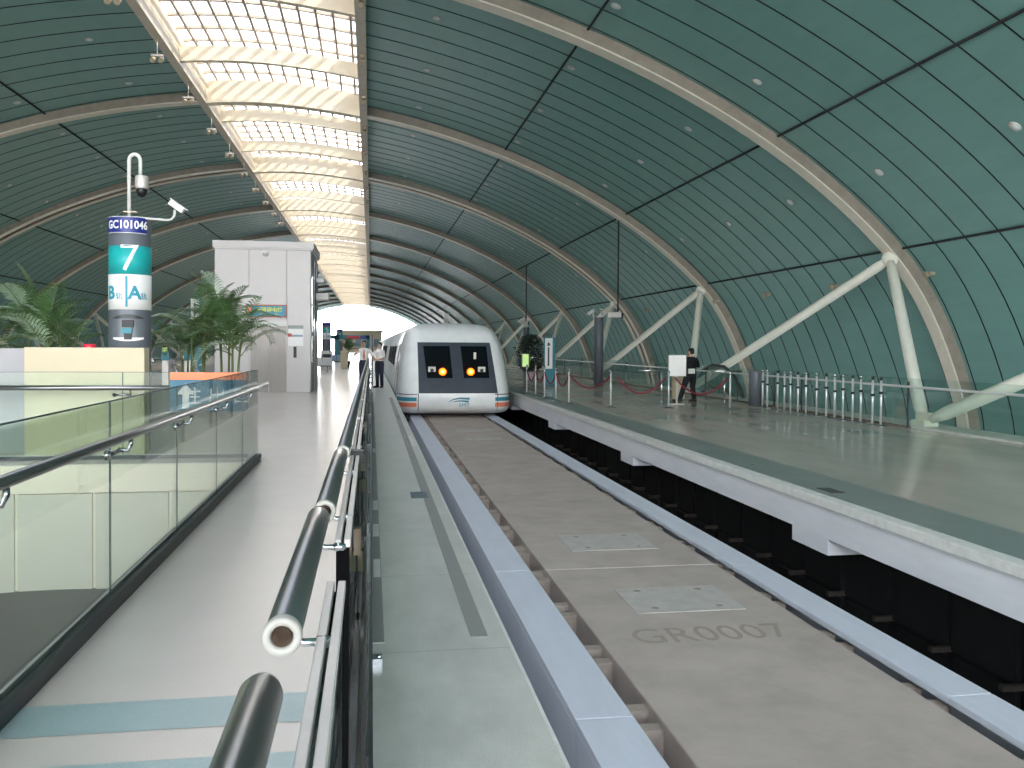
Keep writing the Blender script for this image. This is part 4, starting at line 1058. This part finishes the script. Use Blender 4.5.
for i, px in enumerate(PXs):
    d = 10.3*891/(px-371); y = (d-.158*10.3)/.987
    t = thing('belt_post', (10.3, y, 0), 'slim steel queue post stored by the glass fence, %s' % (PW[i] if i in (0, 14) else PW[i]+' from the bollard'), 'queue post', 'steel queue posts stored in a row')
    b = MB(); b.tube([(0, 0, .02), (0, 0, .95)], .024, 12); b.build('pole', 'silver', t)
    b = MB(); b.lathe([(0, 0), (.13, 0), (.13, .015), (.03, .035), (0, .035)], n=20); b.build('base', 'steel', t)
    b = MB(); b.lathe([(0, .02), (.028, .02), (.03, 0), (.03, -.05), (0, -.05)], (0, 0, .99), 14); b.build('cap', 'dark' if i % 3 == 2 or i > 12 else 'chrome', t)
    b = MB(); b.box(-.028, .028, -.03, .03, .60 if i % 2 else .66, .65 if i % 2 else .71); b.build('belt_clip', 'black', t)
t = thing('escalator_rail', (11.2, 26.4, 0), 'black curved escalator handrail and glass side beyond the fence, behind the person in black', 'escalator')
cur = [(2.6, .55), (2.2, .85), (1.4, 1.0), (.4, .97), (-.3, .75), (-.9, .3), (-1.3, -.2), (-1.6, -.7)]
b = MB(); b.tube([(0, y, z) for y, z in cur], .05, 10); b.build('handrail', 'black', t)
b = MB(); vs = [(0, y, z-.06) for y, z in cur]+[(0, y, z-.75) for y, z in cur]; n = len(cur); b.add(vs, [(i, i+1, i+1+n, i+n) for i in range(n-1)]); b.build('glass_side', 'gate', t)
b = MB(); b.tube([(.02, y, z-.72) for y, z in cur], .07, 8); b.build('skirt', 'steel', t)
# dark columns with cameras, hanging rods
for (x, y, lab) in ((9.3, 35.4, 'dark grey slim column with cameras on top, on the wide platform beyond the ropes'), (9.9, 56, 'distant dark grey slim column beyond the potted shrub')):
    t = thing('slim_column', (x, y, 0), lab, 'column')
    b = MB(); b.lathe([(0, 0), (.19, 0), (.19, 2.78), (.17, 2.8), (0, 2.8)], n=28); b.build('shaft', 'bollard', t)
    b = MB(); b.lathe([(.19, 0), (.22, 0), (.22, .05), (.19, .05)], n=28); b.build('collar', 'dark', t)
bullet_camera((9.1, 35.4, 2.78), 'white bullet camera on top of the nearer dark column', 1.0, False, radians(150))
bullet_camera((9.38, 35.35, 2.78), 'second white bullet camera on the nearer dark column, pointing the other way', 1.0, False, radians(60))
bullet_camera((9.8, 55.9, 2.9), 'tiny white camera on top of the farther dark column', 1.6, False, radians(180))
for (x, y, lab, zb) in ((9.88, 34.6, 'thin dark rod hanging from the roof with a pale box camera at its end', 2.95), (10.05, 57, 'distant thin dark rod hanging from the roof seam', 3.2)):
    t = thing('hanging_rod', (x, y, 0), lab, 'rod')
    zt = prof(phi_at(x, OFF), OFF)[1]
    b = MB(); b.tube([(0, 0, zb), (0, 0, zt-.02)], .035, 8); b.build('rod', 'dark', t)
    b = MB(); b.box(-.42, .12, -.12, .12, zb-.18, zb+.05); b.build('camera_box', 'alu', t, .02)
    b = MB(); b.box(.12, .2, -.09, .09, zb-.2, zb+.0); b.build('lens_hood', 'black', t)
def totem(loc, lab, w=.47, h=1.97):
    t = thing('info_totem', loc, lab, 'totem')
    b = MB(); b.box(-w/2, w/2, -.1, .1, 0, h); b.build('body', 'tealpost', t, .01)
    f_ = MB(); f_.box(-w/2+.03, w/2-.12, -.115, -.1, h-1.32, h-.04); fc = f_.build('white_face', 'white', t)
    b = MB(); b.add([(-.12, -.117, h-.36), (.02, -.117, h-.36), (.0, -.117, h-.26), (-.07, -.117, h-.2)], [(0, 1, 2, 3)]); b.box(-.09, -.02, -.118, -.116, h-1.2, h-.42); b.build('printed_mark', 'traingrey', fc)
    return t
totem((7.38, 36.2, 0), 'teal information totem with a white printed face beside the potted shrub')
totem((-7.5, 40, 0), 'tall teal totem rising behind the potted palms beside the lift', .5, 3.6)
totem((-5.9, 37, 0), 'lower teal totem among the palm stems beside the lift tower', .5, 1.9)
def notice(loc, lab, zt=1.35):
    t = thing('notice_stand', loc, lab, 'notice stand')
    b = MB(); b.box(-.15, .15, -.02, .02, zt-.52, zt); b.build('frame', 'dark', t)
    b = MB(); b.box(-.11, .11, -.028, -.02, zt-.48, zt-.04); b.build('sheet', 'noticegreen', t)
    b = MB(); b.tube([(0, 0, .02), (0, 0, zt-.5)], .018, 10); b.build('pole', 'dark', t)
    b = MB(); b.box(-.2, .12, -.15, .15, 0, .02); b.build('foot', 'dark', t)
notice((5.38, 30.6, 0), 'small lit green notice on a dark stand at the edge of the wide platform')
notice((-8.7, 39.5, 0), 'small lit green notice on a dark stand beyond the palms, beside column seven', 1.5)
# tall pale post beyond the train
t = thing('lamp_post', (5.2, 62, 0), 'tall pale square post rising behind the train roof', 'post')
b = MB(); b.box(-.16, .16, -.16, .16, 0, 3.75); b.build('shaft', 'offwhite', t); b = MB(); b.box(-.2, .2, -.2, .2, 3.75, 3.85); b.build('cap', 'alu', t)

# ------------------------------------------------------------------ distant left part of the hall
t = thing('ticket_cabinet', (-2.85, 58, 0), 'cream cabinet with a round dark vent beside the foot of the lift tower', 'cabinet')
b = MB(); b.box(-.36, .36, 0, .6, 0, 1.2); b.build('body', 'offwhite', t, .01)
b = MB(); b.lathe([(0, -.02), (.2, -.02), (.24, 0)], (0.02, 0, .75), 20, axis='y'); b.build('round_vent', 'black', t)
b = MB(); b.box(-.26, .30, -.012, 0, .48, 1.0); b.build('vent_surround', 'dark', t)
t = thing('teal_gantry', (-3.1, 82, 0), 'teal sign gantry with red lettered beam spanning the far walkway', 'gantry')
b = MB(); b.box(-.2, .2, -.2, .2, 0, 2.5); b.build('post', 'tealpost', t); b = MB(); b.box(2.6, 2.9, -.2, .2, 0, 2.5); b.build('post', 'tealpost', t)
b = MB(); b.box(-.9, 3.0, -.2, .2, 2.1, 2.5); b.build('beam', 'tealpost', t); b = MB(); b.box(.9, 2.0, -.22, -.2, 2.15, 2.42); b.build('red_panel', 'red', t)
b = MB(); b.box(2.05, 2.7, -.22, -.2, 2.15, 2.42); b.build('blue_panel', 'navy', t)
t = thing('service_counter', (-1.75, 60, 0), 'cream counter standing on the far walkway beside the distant palm', 'counter')
b = MB(); b.box(-.28, .2, 0, .5, 0, 1.15); b.build('body', 'creamwall', t, .01); b = MB(); b.box(-.31, .23, -.04, .54, 1.15, 1.2); b.build('top', 'building', t)
def bench(x, y, rz, lab, m='seatblue', nseat=3):
    t = thing('waiting_bench', (x, y, 0), lab, 'bench', None, rz)
    for i in range(nseat):
        b = MB(); x0 = i*.55; b.box(x0, x0+.5, 0, .42, .40, .44); b.build('seat', m, t, .01)
        b = MB(); b.add([(x0, .42, .44), (x0+.5, .42, .44), (x0+.5, .55, .85), (x0, .55, .85), (x0, .46, .44), (x0+.5, .46, .44), (x0+.5, .59, .85), (x0, .59, .85)], [(0, 1, 2, 3), (7, 6, 5, 4), (0, 3, 7, 4), (1, 5, 6, 2), (3, 2, 6, 7)]); b.build('backrest', m, t)
    b = MB(); b.tube([(0, .22, .36), (nseat*.55-.05, .22, .36)], .03, 8); b.build('beam', 'steel', t)
    for u in (.2, nseat*.55-.25):
        b = MB(); b.tube([(u, .22, .36), (u, .22, .03)], .025, 8); b.box(u-.03, u+.03, 0, .45, 0, .03); b.build('leg', 'steel', t)
bench(-3.9, 52, 0, 'row of pale seats at the foot of the lift tower wall', 'offwhite')
bench(-3.6, 66, 0, 'blue-grey bench in the far walkway behind the cream vent cabinet')
bench(-8.6, 24, radians(90), 'white bench beyond the far balustrade at the picture edge', 'white')
bench(-12.2, 21.5, 0, 'white bench seen through palm fronds above the dark balustrade base', 'white')
# queue rails seen between column and palms
for i, (x, y) in enumerate(((-8.6, 34.5), (-7.6, 34.5), (-6.8, 34.5))):
    t = thing('turnstile', (x, y, 0), 'steel and teal turnstile beyond column seven, %s of three' % ('outermost', 'middle one', 'closest to the lift')[i] if True else '', 'turnstile', 'turnstiles beyond column seven')
    b = MB(); b.box(-.12, .12, 0, 1.2, 0, .98); b.build('cabinet', 'alu', t, .02)
    b = MB(); b.box(-.13, .13, -.02, .25, .98, 1.3); b.build('reader_head', 'tealpost', t)
    b = MB(); b.tube([(.12, .5, .8), (.6, .5, .8)], .025, 8); b.tube([(.12, .5, .75), (.5, .5, .35)], .025, 8); b.build('arm', 'chrome', t)
t = thing('far_building', (-6.5, 205, -7), 'pale beige low building outside the bright far end of the hall', 'building')
b = MB(); b.box(0, 9, 0, 8, 0, 11.6); b.build('wall', 'building', t); b = MB(); b.box(-.3, 9.3, -.3, 8.3, 11.6, 12); b.build('roof', 'building', t)
for i in range(4): b = MB(); b.box(.8+i*2.1, 2.1+i*2.1, -.03, 0, 8.2, 10); b.build('window', 'seatblue', t)

# ------------------------------------------------------------------ light
w = bpy.data.worlds.new('world'); bpy.context.scene.world = w; w.use_nodes = True
nt = w.node_tree; bg = nt.nodes['Background']
tc = nt.nodes.new('ShaderNodeTexCoord'); sx = nt.nodes.new('ShaderNodeSeparateXYZ'); nt.links.new(tc.outputs['Generated'], sx.inputs[0])
cr = nt.nodes.new('ShaderNodeValToRGB'); nt.links.new(sx.outputs['Z'], cr.inputs[0])
e = cr.color_ramp.elements; e[0].position = 0.; e[0].color = (1, 1, 1, 1); e[1].position = 1.; e[1].color = (.19, .22, .28, 1)
k_ = cr.color_ramp.elements.new(.2); k_.color = (.75, .78, .82, 1); k_ = cr.color_ramp.elements.new(.38); k_.color = (.21, .24, .30, 1)
nt.links.new(cr.outputs[0], bg.inputs['Color']); bg.inputs['Strength'].default_value = 10.0
sd = bpy.data.lights.new('sun', 'SUN'); sd.energy = 4.5; sd.angle = radians(3); sd.color = (1., .93, .82)
so_ = bpy.data.objects.new('sun', sd); COL.objects.link(so_)
so_.rotation_euler = Vector((-.8, .45, -.72)).to_track_quat('-Z', 'Y').to_euler()

sc = bpy.context.scene
sc.view_settings.view_transform = 'Standard'; sc.view_settings.look = 'None'; sc.view_settings.gamma = 1; sc.view_settings.use_curve_mapping = False
sc.view_settings.exposure = 1.0
try:
    sc.cycles.transparent_max_bounces = 24; sc.cycles.max_bounces = 10; sc.cycles.diffuse_bounces = 5
except Exception: pass
